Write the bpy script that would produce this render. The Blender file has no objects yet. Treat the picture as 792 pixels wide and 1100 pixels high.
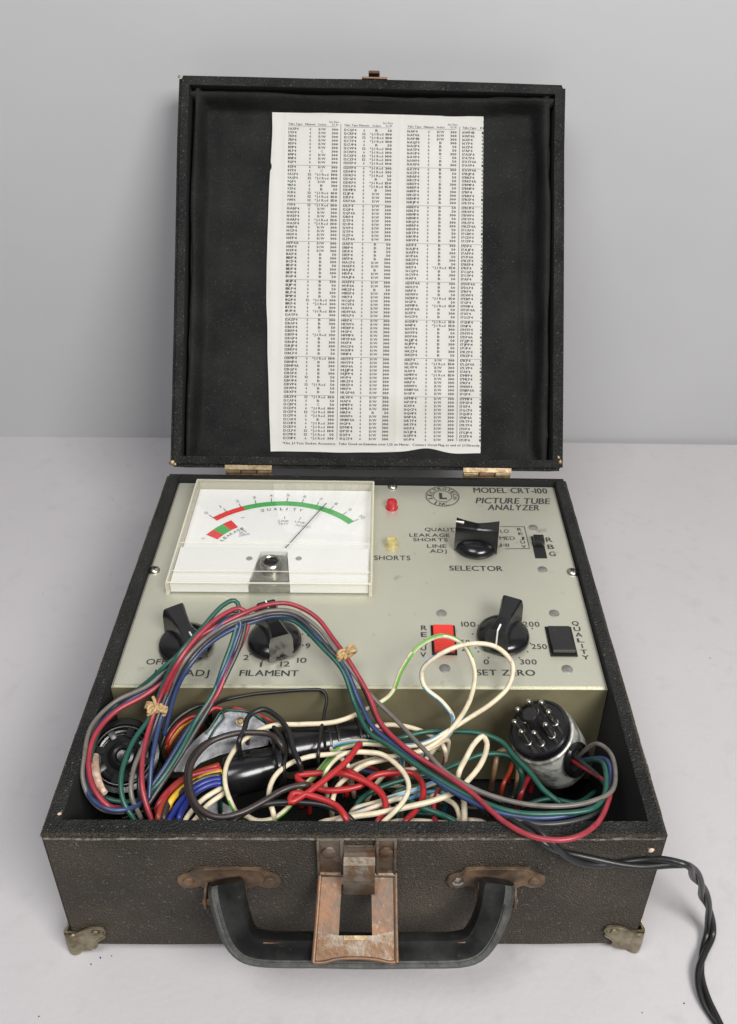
import bpy, bmesh, math, random
from mathutils import Vector, Matrix, Euler
random.seed(7)
S=bpy.context.scene; C=S.collection
PI=math.pi
# ---------------------------------------------------------------- measured dimensions of the place (metres)
W=0.34; D=0.3412; DL=.3395; H=0.1094; T=0.0093
TILT=0.60585; LL=0.3372; GAP=0.0072; HL=0.1673
ZT=-.005                      # table surface
TB=.0055
ZP=0.104                       # control panel surface
CAMP=Vector((0.00948,-0.29786,0.55303)); F=974.998; PPX=435.45; PPY=474.80
ROT=Euler((1.00085,-0.02629,-0.01707),'XYZ').to_matrix()
def ray(x,y): return ROT@Vector(((x-PPX)/F,-(y-PPY)/F,-1))
def az(x,y,z): d=ray(x,y); return CAMP+(z-CAMP.z)/d.z*d
def ay(x,y,Y): d=ray(x,y); return CAMP+(Y-CAMP.y)/d.y*d
def atp(x,y,o,n): d=ray(x,y); return CAMP+(o-CAMP).dot(n)/d.dot(n)*d
LO=Vector((0,DL,H+GAP)); LU=Vector((0,math.sin(TILT),math.cos(TILT))); LN=Vector((0,-math.cos(TILT),math.sin(TILT)))
def LP(x,u,n=0): return Vector((x,0,0))+LO+LU*u+LN*n
# ---------------------------------------------------------------- materials
def mat(name,col,rough=.5,metal=0,col2=None,nscale=40,nlo=.4,nhi=.6,bump=0,bscale=800,btype='noise',spec=.5,coat=0,detail=4,dirt=None):
    m=bpy.data.materials.new(name); m.use_nodes=True; nt=m.node_tree; N=nt.nodes; L=nt.links
    b=N['Principled BSDF']; b.inputs['Roughness'].default_value=rough; b.inputs['Metallic'].default_value=metal
    b.inputs['Specular IOR Level'].default_value=spec; b.inputs['Coat Weight'].default_value=coat
    b.inputs['Coat Roughness'].default_value=.08
    b.inputs['Base Color'].default_value=(*col,1)
    tc=N.new('ShaderNodeTexCoord')
    cur=None
    if col2:
        n=N.new('ShaderNodeTexNoise'); n.inputs['Scale'].default_value=nscale; n.inputs['Detail'].default_value=detail
        n.inputs['Roughness'].default_value=.6
        r=N.new('ShaderNodeValToRGB'); r.color_ramp.elements[0].position=nlo; r.color_ramp.elements[1].position=nhi
        r.color_ramp.elements[0].color=(*col,1); r.color_ramp.elements[1].color=(*col2,1)
        L.new(tc.outputs['Object'],n.inputs['Vector']); L.new(n.outputs['Fac'],r.inputs['Fac']); cur=r.outputs['Color']
    if dirt:   # (colour, scale, lo, hi) small specks of lint, scratches and dust
        n=N.new('ShaderNodeTexNoise'); n.inputs['Scale'].default_value=dirt[1]; n.inputs['Detail'].default_value=2
        r=N.new('ShaderNodeValToRGB'); r.color_ramp.elements[0].position=dirt[2]; r.color_ramp.elements[1].position=dirt[3]
        x=N.new('ShaderNodeMix'); x.data_type='RGBA'
        L.new(tc.outputs['Object'],n.inputs['Vector']); L.new(n.outputs['Fac'],r.inputs['Fac']); L.new(r.outputs['Color'],x.inputs[0])
        if cur: L.new(cur,x.inputs[6])
        else: x.inputs[6].default_value=(*col,1)
        x.inputs[7].default_value=(*dirt[0],1); cur=x.outputs[2]
    if cur: L.new(cur,b.inputs['Base Color'])
    if bump:
        if btype=='voronoi':
            t=N.new('ShaderNodeTexVoronoi'); t.inputs['Scale'].default_value=bscale; o=t.outputs['Distance']
        else:
            t=N.new('ShaderNodeTexNoise'); t.inputs['Scale'].default_value=bscale; t.inputs['Detail'].default_value=3; o=t.outputs['Fac']
        bp=N.new('ShaderNodeBump'); bp.inputs['Strength'].default_value=bump; bp.inputs['Distance'].default_value=.0012 if btype=='voronoi' else .0006
        L.new(tc.outputs['Object'],t.inputs['Vector']); L.new(o,bp.inputs['Height']); L.new(bp.outputs['Normal'],b.inputs['Normal'])
    return m
M={}
M['leather']=mat('worn_brown_black_leatherette',(.027,.023,.018),.6,0,(.070,.057,.042),16,.3,.7,spec=.25,bump=1.,bscale=950,btype='voronoi',dirt=((.15,.13,.10),600,.62,.78),detail=8)
M['leather_dark']=mat('black_leatherette',(.010,.010,.010),.62,0,(.026,.026,.0245),30,.35,.7,spec=.22,bump=1.,bscale=900,btype='voronoi',dirt=((.11,.11,.10),560,.63,.78),detail=8)
M['edge_wear']=mat('scuffed_edge_cloth',(.05,.045,.038),.7,0,(.17,.15,.125),300,.45,.62,bump=.6,bscale=700)
M['inner']=mat('black_inner_lining',(.006,.006,.006),.9,bump=.4,bscale=900)
M['cloth']=mat('charcoal_speckled_cloth',(.008,.008,.008),.85,0,(.019,.019,.0185),25,.3,.7,spec=.15,bump=.8,bscale=1100,dirt=((.085,.085,.08),900,.64,.80),detail=9)
M['paper']=mat('aged_white_paper',(.86,.85,.80),.8,0,(.90,.89,.85),14,.3,.7,bump=.15,bscale=60,dirt=((.66,.62,.52),9,.60,.85))
M['ink']=mat('black_print_ink',(.035,.035,.035),.7); M['chartink']=mat('worn_chart_print_ink',(.035,.035,.034),.8)
M['ink_faint']=mat('grey_print_ink',(.26,.26,.26),.7)
M['panel']=mat('satin_champagne_panel',(.50,.495,.40),.36,.55,(.55,.54,.44),9,.3,.7,bump=.12,bscale=900,dirt=((.30,.29,.22),60,.68,.80))
M['chassis']=mat('satin_bronze_chassis_side',(.30,.27,.16),.40,.55,(.36,.325,.20),14,.3,.7,bump=.15,bscale=700)
M['bakelite']=mat('glossy_black_bakelite',(.007,.007,.008),.20,0,spec=.5,bump=.05,bscale=300,dirt=((.03,.03,.03),350,.72,.84))
M['black']=mat('black_plastic',(.013,.013,.013),.35,0,bump=.1,bscale=500,dirt=((.07,.07,.065),260,.66,.8))
M['handleblack']=mat('worn_black_handle_plastic',(.007,.007,.007),.30,0,(.026,.027,.025),38,.45,.72,detail=9,spec=.3,bump=.25,bscale=260,dirt=((.05,.05,.045),300,.70,.82))
M['handleedge']=mat('scuffed_handle_edge',(.022,.023,.021),.55,0,(.070,.070,.060),120,.35,.75,detail=9,bump=.5,bscale=350)
M['white']=mat('white_paint',(.8,.8,.76),.5)
M['red']=mat('red_plastic_button',(.62,.035,.022),.4,bump=.05)
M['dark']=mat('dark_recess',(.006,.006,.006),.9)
M['nickel']=mat('nickel_metal',(.55,.53,.48),.3,1,(.36,.34,.30),160,.4,.65,bump=.1,bscale=400)
M['rivet']=mat('dull_grey_rivet',(.30,.30,.27),.45,.6,(.22,.215,.19),120,.4,.6)
M['brass']=mat('dull_brass',(.33,.25,.15),.45,.8,(.17,.12,.07),150,.4,.65,bump=.3,bscale=500)
M['corner']=mat('tarnished_brass_corner',(.33,.29,.20),.42,.8,(.16,.13,.08),110,.40,.64,bump=.4,bscale=350)
M['rust']=mat('rusty_copper_plate',(.20,.105,.058),.5,.55,(.12,.085,.062),85,.38,.62,bump=.35,bscale=420,dirt=((.26,.20,.15),210,.62,.76))
M['steel']=mat('stained_steel',(.20,.17,.135),.42,.75,(.13,.075,.042),95,.42,.60,bump=.35,bscale=420)
M['bracket']=mat('rusty_brown_bracket',(.17,.105,.058),.55,.35,(.07,.045,.028),120,.38,.62,bump=.45,bscale=420)
M['alu']=mat('scratched_aluminium',(.62,.62,.57),.42,.5,(.24,.24,.21),90,.45,.60,bump=.4,bscale=350)
M['zinc']=mat('dull_zinc_sheet',(.36,.36,.37),.36,.9,(.085,.085,.095),55,.4,.65,bump=.2,bscale=250)
M['face']=mat('white_meter_dial',(.86,.86,.86),.6)
M['plate']=mat('white_meter_lower_plate',(.80,.80,.78),.5)
M['sred']=mat('red_scale_ink',(.72,.05,.045),.6)
M['sgreen']=mat('green_scale_ink',(.06,.40,.09),.6)
M['greyplate']=mat('grey_meter_bridge',(.20,.20,.175),.35,.6,(.32,.32,.29),70,.4,.6)
M['twine']=mat('tan_twine',(.36,.23,.10),.85,0,(.50,.35,.18),500,.4,.6,bump=.7,bscale=900)
M['tape']=mat('cream_cloth_tape',(.42,.25,.18),.8,0,(.62,.50,.38),200,.4,.6,bump=.4,bscale=600)
WC={'red':(.30,.030,.043),'brightred':(.40,.02,.022),'blue':(.030,.050,.13),'deepblue':(.012,.025,.20),'green':(.014,.085,.060),'grey':(.145,.13,.112),'darkgrey':(.035,.034,.034),
    'white':(.70,.60,.43),'black':(.012,.012,.012),'brown':(.035,.026,.022),'yellow':(.62,.38,.03),'orange':(.30,.035,.015),'tan':(.25,.15,.08),
    'sgreen':(.12,.33,.05),'sblue':(.13,.33,.50),'sred':(.5,.04,.05),'maroon':(.30,.02,.03)}
def cl(c,k): return tuple(min(1,v*k) for v in c)
for k,c in WC.items(): M['w_'+k]=mat('wire_'+k,c,.38,0,cl(c,.72),130,.35,.7,bump=.12,bscale=350,dirt=(cl(c,.5),260,.64,.8))
# clear plastic
def clear(name,col,fres=.25,tint=0.):
    m=bpy.data.materials.new(name); m.use_nodes=True; N=m.node_tree.nodes; L=m.node_tree.links
    for n in list(N):
        if n.type!='OUTPUT_MATERIAL': N.remove(n)
    out=[n for n in N if n.type=='OUTPUT_MATERIAL'][0]
    tr=N.new('ShaderNodeBsdfTransparent'); tr.inputs['Color'].default_value=(*col,1)
    gl=N.new('ShaderNodeBsdfGlossy'); gl.inputs['Roughness'].default_value=.06
    fr=N.new('ShaderNodeMath'); fr.operation='MULTIPLY_ADD'; fr.inputs[1].default_value=.5; fr.inputs[2].default_value=.035; lw=N.new('ShaderNodeLayerWeight'); lw.inputs['Blend'].default_value=.12; L.new(lw.outputs['Facing'],fr.inputs[0])
    mx=N.new('ShaderNodeMixShader'); L.new(fr.outputs[0],mx.inputs[0]); L.new(tr.outputs[0],mx.inputs[1]); L.new(gl.outputs[0],mx.inputs[2])
    s=mx
    if tint:
        df=N.new('ShaderNodeBsdfDiffuse'); df.inputs['Color'].default_value=(.93,.90,.78,1)
        m2=N.new('ShaderNodeMixShader'); m2.inputs[0].default_value=tint; L.new(mx.outputs[0],m2.inputs[1]); L.new(df.outputs[0],m2.inputs[2]); s=m2
    L.new(s.outputs[0],out.inputs['Surface']); return m
M['acrylic']=clear('clear_acrylic',(.985,.985,.975))
M['acrylic_edge']=clear('yellowed_acrylic_edge',(.97,.96,.91),tint=.30)
def jewel(name,col):
    m=bpy.data.materials.new(name); m.use_nodes=True; b=m.node_tree.nodes['Principled BSDF']
    b.inputs['Base Color'].default_value=(*col,1); b.inputs['Roughness'].default_value=.12; b.inputs['Transmission Weight'].default_value=.55; b.inputs['Coat Weight'].default_value=.5
    return m
M['ruby']=jewel('red_lamp_plastic',(.75,.02,.04)); M['amber']=jewel('pale_yellow_lamp_plastic',(.80,.68,.30))
M['table']=mat('pale_grey_tabletop',(.435,.420,.426),.8,0,(.455,.439,.445),7,.3,.7,spec=.25,bump=.35,bscale=230,dirt=((.405,.391,.397),60,.58,.85),detail=6)
M['wall']=mat('grey_backdrop_wall',(.385,.385,.392),.85,0,(.405,.405,.411),5,.3,.7,bump=.12,bscale=120)
# ---------------------------------------------------------------- mesh helpers
ORG={}
def finish(me,mats,smooth,ang):
    for k in (mats if isinstance(mats,(list,tuple)) else [mats]): me.materials.append(M[k])
    if smooth:
        me.shade_smooth()
        try: me.set_sharp_from_angle(angle=math.radians(ang))
        except Exception: pass
def obj(name,bm,mats,parent=None,smooth=True,ang=38,org=None):
    bmesh.ops.recalc_face_normals(bm,faces=bm.faces[:])
    if parent is not None: o0=ORG[parent.name]
    elif org is not None: o0=Vector(org)
    else:
        xs=[v.co for v in bm.verts]; o0=Vector(((min(v.x for v in xs)+max(v.x for v in xs))/2,(min(v.y for v in xs)+max(v.y for v in xs))/2,min(v.z for v in xs)))
    for v in bm.verts: v.co-=o0
    me=bpy.data.meshes.new(name); bm.to_mesh(me); bm.free(); finish(me,mats,smooth,ang)
    o=bpy.data.objects.new(name,me); C.objects.link(o)
    ORG[o.name]=o0
    if parent is not None: o.parent=parent
    else: o.location=o0
    return o
def thing(name,loc,label,cat,group=None):
    o=bpy.data.objects.new(name,None); C.objects.link(o); o.location=loc; o.empty_display_size=.02
    ORG[o.name]=Vector(loc); tag(o,label,cat,group); return o
def tag(o,label=None,cat=None,group=None,kind=None):
    if label: o['label']=label
    if cat: o['category']=cat
    if group: o['group']=group
    if kind: o['kind']=kind
    return o
def NB(): return bmesh.new()
def hexa(bm,P,mi=0,bev=0,seg=2):
    vs=[bm.verts.new(p) for p in P]
    fs=[bm.faces.new([vs[i] for i in q]) for q in ((0,3,2,1),(4,5,6,7),(0,1,5,4),(1,2,6,5),(2,3,7,6),(3,0,4,7))]
    for f in fs: f.material_index=mi
    if bev:
        es=list({e for f in fs for e in f.edges})
        r=bmesh.ops.bevel(bm,geom=es,offset=bev,segments=seg,affect='EDGES',profile=.5)
        for f in r['faces']: f.material_index=mi
def box(bm,x0,x1,y0,y1,z0,z1,mi=0,bev=0,seg=2,fn=None):
    P=[(x0,y0,z0),(x1,y0,z0),(x1,y1,z0),(x0,y1,z0),(x0,y0,z1),(x1,y0,z1),(x1,y1,z1),(x0,y1,z1)]
    hexa(bm,[fn(*p) if fn else p for p in P],mi,bev,seg)
def basis(ax):
    ax=ax.normalized(); a=Vector((0,0,1)) if abs(ax.z)<.9 else Vector((1,0,0))
    u=ax.cross(a).normalized(); return ax,u,ax.cross(u).normalized()
def lathe(bm,o,axis,prof,seg=32,mi=0,a0=0,wob=None):
    """prof: (radius, height along axis); radius 0 closes"""
    ax,u,v=basis(axis); rings=[]
    for (r,h) in prof:
        c=o+ax*h
        if r<=1e-6: rings.append([bm.verts.new(c)])
        else: rings.append([bm.verts.new(c+(u*math.cos(a0+2*PI*k/seg)+v*math.sin(a0+2*PI*k/seg))*(r*(wob(k,h) if wob else 1))) for k in range(seg)])
    for a,b in zip(rings,rings[1:]):
        for k in range(seg):
            k2=(k+1)%seg
            if len(a)==1 and len(b)==1: continue
            if len(a)==1: f=bm.faces.new([a[0],b[k],b[k2]])
            elif len(b)==1: f=bm.faces.new([a[k],b[0],a[k2]])
            else: f=bm.faces.new([a[k],b[k],b[k2],a[k2]])
            f.material_index=mi
def prism(bm,P,ext,mi=0,bev=0):
    a=[bm.verts.new(p) for p in P]; b=[bm.verts.new(Vector(p)+ext) for p in P]; n=len(P)
    fs=[bm.faces.new(a),bm.faces.new(b[::-1])]
    for k in range(n): fs.append(bm.faces.new([a[k],a[(k+1)%n],b[(k+1)%n],b[k]]))
    for f in fs: f.material_index=mi
    if bev:
        es=list({e for f in fs[:2] for e in f.edges})
        r=bmesh.ops.bevel(bm,geom=es,offset=bev,segments=2,affect='EDGES')
        for f in r['faces']: f.material_index=mi
def spline(P,step=.0022):
    P=[Vector(p) for p in P]
    if len(P)<3: 
        n=max(2,int((P[1]-P[0]).length/step)); return [P[0].lerp(P[1],k/n) for k in range(n+1)]
    Q=[P[0]*2-P[1]]+P+[P[-1]*2-P[-2]]; out=[]
    for i in range(1,len(Q)-2):
        p0,p1,p2,p3=Q[i-1:i+3]; n=max(2,int((p2-p1).length/step))
        t0=0; t1=max(1e-5,(p1-p0).length**.5); t2=t1+max(1e-5,(p2-p1).length**.5); t3=t2+max(1e-5,(p3-p2).length**.5)
        for k in range(n):
            t=t1+(t2-t1)*k/n
            A1=p0*((t1-t)/t1)+p1*(t/t1); A2=p1*((t2-t)/(t2-t1))+p2*((t-t1)/(t2-t1)); A3=p2*((t3-t)/(t3-t2))+p3*((t-t2)/(t3-t2))
            B1=A1*((t2-t)/t2)+A2*(t/t2); B2=A2*((t3-t)/(t3-t1))+A3*((t-t1)/(t3-t1))
            out.append(B1*((t2-t)/(t2-t1))+B2*((t-t1)/(t2-t1)))
    out.append(P[-1]); return out
def tube(bm,pts,r,sides=10,mi=0,stripe=None,smooth=True,rad=None,step=.0022):
    """stripe=(material index, faces per turn, phase)"""
    Q=spline(pts,step) if smooth else [Vector(p) for p in pts]
    n=len(Q); t=[(Q[min(i+1,n-1)]-Q[max(i-1,0)]).normalized() for i in range(n)]
    _,u,_=basis(t[0]); rings=[]
    for i in range(n):
        u=(u-t[i]*u.dot(t[i])).normalized(); v=t[i].cross(u)
        rr=r*(rad(i/(n-1)) if rad else 1)
        rings.append([bm.verts.new(Q[i]+(u*math.cos(2*PI*k/sides)+v*math.sin(2*PI*k/sides))*rr) for k in range(sides)])
    for i in range(n-1):
        for k in range(sides):
            f=bm.faces.new([rings[i][k],rings[i+1][k],rings[i+1][(k+1)%sides],rings[i][(k+1)%sides]]); f.material_index=mi
            if stripe and ((k+int(i*stripe[1])+stripe[2])%sides)<stripe[3]: f.material_index=stripe[0]
    for rg in (rings[0][::-1],rings[-1]):
        f=bm.faces.new(rg); f.material_index=mi
# ---------------------------------------------------------------- lettering
GC={}
def glyph(ch,res):
    k=(ch,res)
    if k in GC: return GC[k]
    if ch==' ': GC[k]=([],[],.32); return GC[k]
    c=bpy.data.curves.new('g','FONT'); c.body=ch; c.resolution_u=res; o=bpy.data.objects.new('g',c); C.objects.link(o)
    me=bpy.data.meshes.new_from_object(o,depsgraph=bpy.context.evaluated_depsgraph_get())
    bpy.data.objects.remove(o); bpy.data.curves.remove(c)
    V=[(v.co.x,v.co.y) for v in me.vertices]; Fc=[tuple(p.vertices) for p in me.polygons]; bpy.data.meshes.remove(me)
    x0=min(v[0] for v in V); x1=max(v[0] for v in V)
    GC[k]=([(x-x0,y) for x,y in V],Fc,x1-x0+.11); return GC[k]
def text(bm,s,f,res=3,shear=0,mi=0,bold=0):
    w=sum(glyph(c,res)[2] for c in s)-.11; x=0
    for c in s:
        V,Fc,adv=glyph(c,res); 
        for dx in ((0,) if not bold else (0,bold)):
            vs=[bm.verts.new(f((x+a+dx+shear*b)/w,b/.73)+(Vector((0,0,1e-5)) if dx else Vector())) for a,b in V]
            for q in Fc:
                try: g=bm.faces.new([vs[i] for i in q]); g.material_index=mi
                except ValueError: pass
        x+=adv
def flat_text(bm,s,xl,xr,yt,yb,z=ZP+.00025,**k):
    """lettering printed on a horizontal plate between two measured marks"""
    a=az(xl,yb,z); b=az(xr,yb,z); c=az((xl+xr)/2,yt,z); y0=(a.y+b.y)/2
    text(bm,s,lambda u,v:Vector((a.x+u*(b.x-a.x),y0+v*(c.y-y0),z)),**k)
def flat_line(bm,pts,w,z,mi=0):
    for a,b in zip(pts,pts[1:]):
        a=Vector((a[0],a[1],z)); b=Vector((b[0],b[1],z)); d=(b-a).normalized(); n=Vector((-d.y,d.x,0))*w/2; a=a-d*w/2; b=b+d*w/2
        f=bm.faces.new([bm.verts.new(p) for p in (a-n,b-n,b+n,a+n)]); f.material_index=mi
def disc(bm,c,r,seg=20,mi=0):
    f=bm.faces.new([bm.verts.new(c+Vector((math.cos(2*PI*k/seg)*r,math.sin(2*PI*k/seg)*r,0))) for k in range(seg)]); f.material_index=mi
def hash2(a,b,s=0):
    v=math.sin(a*127.1+b*311.7+s*74.7)*43758.5453; return v-math.floor(v)
def vn(x,y,s=0):
    i,j=math.floor(x),math.floor(y); fx,fy=x-i,y-j; fx=fx*fx*(3-2*fx); fy=fy*fy*(3-2*fy)
    return ((hash2(i,j,s)*(1-fx)+hash2(i+1,j,s)*fx)*(1-fy)+(hash2(i,j+1,s)*(1-fx)+hash2(i+1,j+1,s)*fx)*fy)*2-1
# ================================================================= setting
bm=NB(); box(bm,-2.2,2.2,-1.6,.5755,-.035,ZT,bev=.0)
tb=obj('tabletop',bm,'table',smooth=False,org=(0,0,0)); tag(tb,kind='structure')
bm=NB()
def wy(x): return .5782+.0127*x
hexa(bm,[(-2.2,wy(-2.2),-.05),(2.2,wy(2.2),-.05),(2.2,wy(2.2)+.05,-.05),(-2.2,wy(-2.2)+.05,-.05),(-2.2,wy(-2.2),1.5),(2.2,wy(2.2),1.5),(2.2,wy(2.2)+.05,1.5),(-2.2,wy(-2.2)+.05,1.5)])
tag(obj('wall',bm,'wall',smooth=False,org=(0,.57,0)),kind='structure')
bm=NB()
for (px,py,r) in ((119,617,.0007),(763,707,.0008),(122,537,.0006),(46,638,.0006),(42,1092,.0007),(98,1036,.0008),(735,1078,.0008),(108,1029,.0009),(690,1088,.0006),(120,1027,.0006)):
    p=az(px,py,ZT); r*=.6; lathe(bm,p,Vector((0,0,1)),[(0,.0003+r*.5),(r*.7,.0003+r*.3),(r,.0002)],7)
tag(obj('crumbs',bm,'inner'),kind='stuff',label='tiny dark crumbs and specks scattered on the grey tabletop',cat='crumbs')
# ================================================================= the case
case=thing('instrument_case',(0,D/2,ZT),'black leatherette carrying case standing open, its lid leaning on the wall','case')
Z0=0
def ring(x,y,z): return [Vector((-x,y[0],z)),Vector((x,y[0],z)),Vector((x,y[1],z)),Vector((-x,y[1],z))]
bm=NB()
def lv(P): return [bm.verts.new(p) for p in P]
ob=lv(ring(W/2,(0,D),Z0)); ot=lv(ring(W/2,(0,D),H)); it=lv(ring(W/2-T,(T,D-TB),H)); ib=lv(ring(W/2-T,(T,D-TB),Z0+.006))
bm.faces.new(ob[::-1])
for k in range(4):
    j=(k+1)%4
    f=bm.faces.new([ob[k],ob[j],ot[j],ot[k]]); f.material_index=0
    f=bm.faces.new([ot[k],ot[j],it[j],it[k]]); f.material_index=1
    f=bm.faces.new([it[k],it[j],ib[j],ib[k]]); f.material_index=2
f=bm.faces.new(ib); f.material_index=2
bm.edges.ensure_lookup_table()
es=[e for e in bm.edges if all(v in ot or v in ob for v in e.verts)]
bmesh.ops.bevel(bm,geom=es,offset=.0022,segments=3,affect='EDGES')
es=[e for e in bm.edges if all(abs(v.co.z-H)<1e-5 for v in e.verts) and (abs(abs(e.verts[0].co.x)-(W/2-T))<1e-4 or abs(e.verts[0].co.y-T)<1e-4 or abs(e.verts[0].co.y-(D-T))<1e-4)]
bmesh.ops.subdivide_edges(bm,edges=bm.edges[:],cuts=5,use_grid_fill=True)
for v in bm.verts:   # slightly irregular hand wrapped covering
    v.co+=Vector((vn(v.co.y*30,v.co.z*30,1),vn(v.co.x*30,v.co.z*30,2),vn(v.co.x*25,v.co.y*25,3)))*.0005
body=obj('case_body',bm,['leather','leather_dark','inner'],case,ang=50)
# folded seam of the covering along the rim
bm=NB()
def seam(p,q,r,s,n=46):
    p=Vector(p);q=Vector(q); tube(bm,[p.lerp(q,k/n)+Vector((vn(k*.9,1,s),vn(k*.8,2,s),vn(k*.7,3,s)))*.0003 for k in range(n+1)],r,6,smooth=False,rad=lambda t:.75+.4*abs(vn(t*60,s,4)))
seam((-W/2+.002,-.0001,H-.0028),(W/2-.002,-.0001,H-.0028),.0007,1)
seam((-W/2,.002,H-.003),(-W/2,D-.002,H-.003),.0006,2); seam((W/2,.002,H-.003),(W/2,D-.002,H-.003),.0006,3)
obj('rim_seam',bm,'edge_wear',case)
for (px,py,r) in ((700,913,.0022),(64,874,.0011)):
    bm=NB(); p=ay(px,py,-.0004) if py>900 else az(px,py,H+.0004)
    lathe(bm,p,Vector((0,-1,.2)) if py>900 else Vector((0,0,1)),[(r,0),(r*.6,.0005),(0,.0007)],7,wob=lambda k,h:.7+.5*hash2(k,py))
    obj('paint_chip',bm,'tape',body)
#LIDMARK
# lid -------------------------------------------------------------
LD=.049
bm=NB()
def lr(x,u,n): return [LP(-x,u[0],n),LP(x,u[0],n),LP(x,u[1],n),LP(-x,u[1],n)]
ob=lv(lr(HL,(0,LL),-LD)); ot=lv(lr(HL,(0,LL),0)); it=lv(lr(HL-T,(T,LL-T),0)); ib=lv(lr(HL-T,(T,LL-T),-LD+.005))
f=bm.faces.new(ob[::-1])
for k in range(4):
    j=(k+1)%4
    f=bm.faces.new([ob[k],ob[j],ot[j],ot[k]]); f.material_index=0
    f=bm.faces.new([ot[k],ot[j],it[j],it[k]]); f.material_index=0
    f=bm.faces.new([it[k],it[j],ib[j],ib[k]]); f.material_index=1
f=bm.faces.new(ib); f.material_index=1
es=[e for e in bm.edges if all(v in ot or v in ob for v in e.verts)]
bmesh.ops.bevel(bm,geom=es,offset=.003,segments=3,affect='EDGES')
bmesh.ops.subdivide_edges(bm,edges=bm.edges[:],cuts=5,use_grid_fill=True)
for v in bm.verts: v.co+=Vector((vn(v.co.z*28,v.co.y*28,5),vn(v.co.x*28,v.co.z*28,6)*.5,vn(v.co.x*28,v.co.y*28,7)))*.0006
lid=obj('lid',bm,['leather_dark','inner'],case,ang=50)
# soft cloth lining with puffed rolls along left, top and right
bm=NB(); NX,NU=110,110; X0,X1,U0,U1=-HL+T+.0003,HL-T-.0003,T+.0003,LL-T-.0003; G=[]
def warp(t): return .5-.5*math.cos(PI*t)*(.55+.45*abs(math.cos(PI*t)))  # denser near edges
BASE=-.0235
def roll(d,w,s):
    c=.0054+.0012*vn(w*22,s,11); r=.0030+.0007*vn(w*30,s,12); top=-.0040+.0018*vn(w*14,s,13)
    if d<c:
        k=(c-d)/r; return top-min(.016,.0030*k*k+.008*max(0,k-.9))
    k=(d-c)/r
    if k<1: return top-.0035*k*k
    return top-.0035-(k-1)*.0130*(1+.3*vn(w*25,s,14))
def lining(x,u):
    dl,dr,dt,db=x-X0,X1-x,U1-u,u-U0
    base=BASE+.0007*vn(x*18,u*18,15)+.0003*vn(x*60,u*60,16)-.0035*math.exp(-min(dl,dr,dt)/.016)
    h=base
    for d,w,s in ((dl,u,1),(dr,u,2),(dt,x,3)):
        if d<.03: h=max(h,roll(d,w,s))
    h+=.0035*math.exp(-((dr-.0195+.003*math.sin(u*25))/.0035)**2)*(1 if u<.27 else .3)
    h+=.0020*math.exp(-((dl-.026)/.003)**2)*.35+.0009*vn(x*9+u*30,u*7,31)*math.exp(-min(dl,dr,dt)/.03)
    if db<.02: h=max(h,BASE+.004*math.exp(-db/.006)+ .006*max(0,vn(x*24,3,17))*math.exp(-db/.008))
    return h
for j in range(NU+1):
    u=U0+(U1-U0)*warp(j/NU); G.append([bm.verts.new(LP(X0+(X1-X0)*warp(i/NX),u,lining(X0+(X1-X0)*warp(i/NX),u))) for i in range(NX+1)])
for j in range(NU):
    for i in range(NX): bm.faces.new([G[j][i],G[j][i+1],G[j+1][i+1],G[j+1][i]])
lin=obj('lining_cloth',bm,'cloth',lid,ang=180)
bm=NB()   # cut cloth edge hanging loose just inside the top rim
tube(bm,[LP(X0+.004+k*(X1-X0-.012)/14,U1-.0055-.0012*math.sin(k*1.9)+(.003 if k>11 else 0),-.0075-.001*math.sin(k*2.7)) for k in range(15)],.0009,6)
tube(bm,[LP(X0+.0045+.001*math.sin(k*1.7),U1-.006-k*(U1-U0-.02)/14,-.0075) for k in range(15)],.0009,6)
tube(bm,[LP(X1-.0045-.0012*math.sin(k*2.1),U1-.010-k*(U1-U0-.03)/14,-.0075) for k in range(15)],.0010,6)
obj('lining_hem',bm,'cloth',lid)
for (x,u,q) in ((-HL+.0018,.0035,.0026),(-HL+.004,.0020,.0016),(HL-.0030,.0085,.0018),(HL-.0045,.0120,.0014),(-HL+.0012,LL-.0030,.0014)):
    bm=NB(); lathe(bm,LP(x,u,.0004),LN,[(q,0),(q*.6,.0005),(0,.0007)],7,wob=lambda k,h:.6+.7*hash2(k,x*999)); obj('worn_spot',bm,'brass',lid)
# catch on the top edge
a=lambda px,py,n=0:LP(atp(px,py,LO+LN*n,LN).x,(atp(px,py,LO+LN*n,LN)-LO).dot(LU),n)
bm=NB(); c=a(402,80); cx=c.x
box(bm,cx-.0105,cx+.0115,LL+.0002,LL+.0018,-.016,-.0005,fn=lambda x,u,n:LP(x,u,n),bev=.0004)
P=[(LL+.0018,-.014),(LL+.0060,-.012),(LL+.0082,-.006),(LL+.0076,-.0015),(LL+.0052,-.0005),(LL+.0048,-.0020),(LL+.0063,-.0028),(LL+.0066,-.0058),(LL+.0050,-.0102),(LL+.0018,-.0122)]
prism(bm,[LP(cx-.0048,u,n) for u,n in P],Vector((.0096,0,0)),bev=.0003)
catch=obj('lid_catch',bm,'rust',lid)
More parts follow.
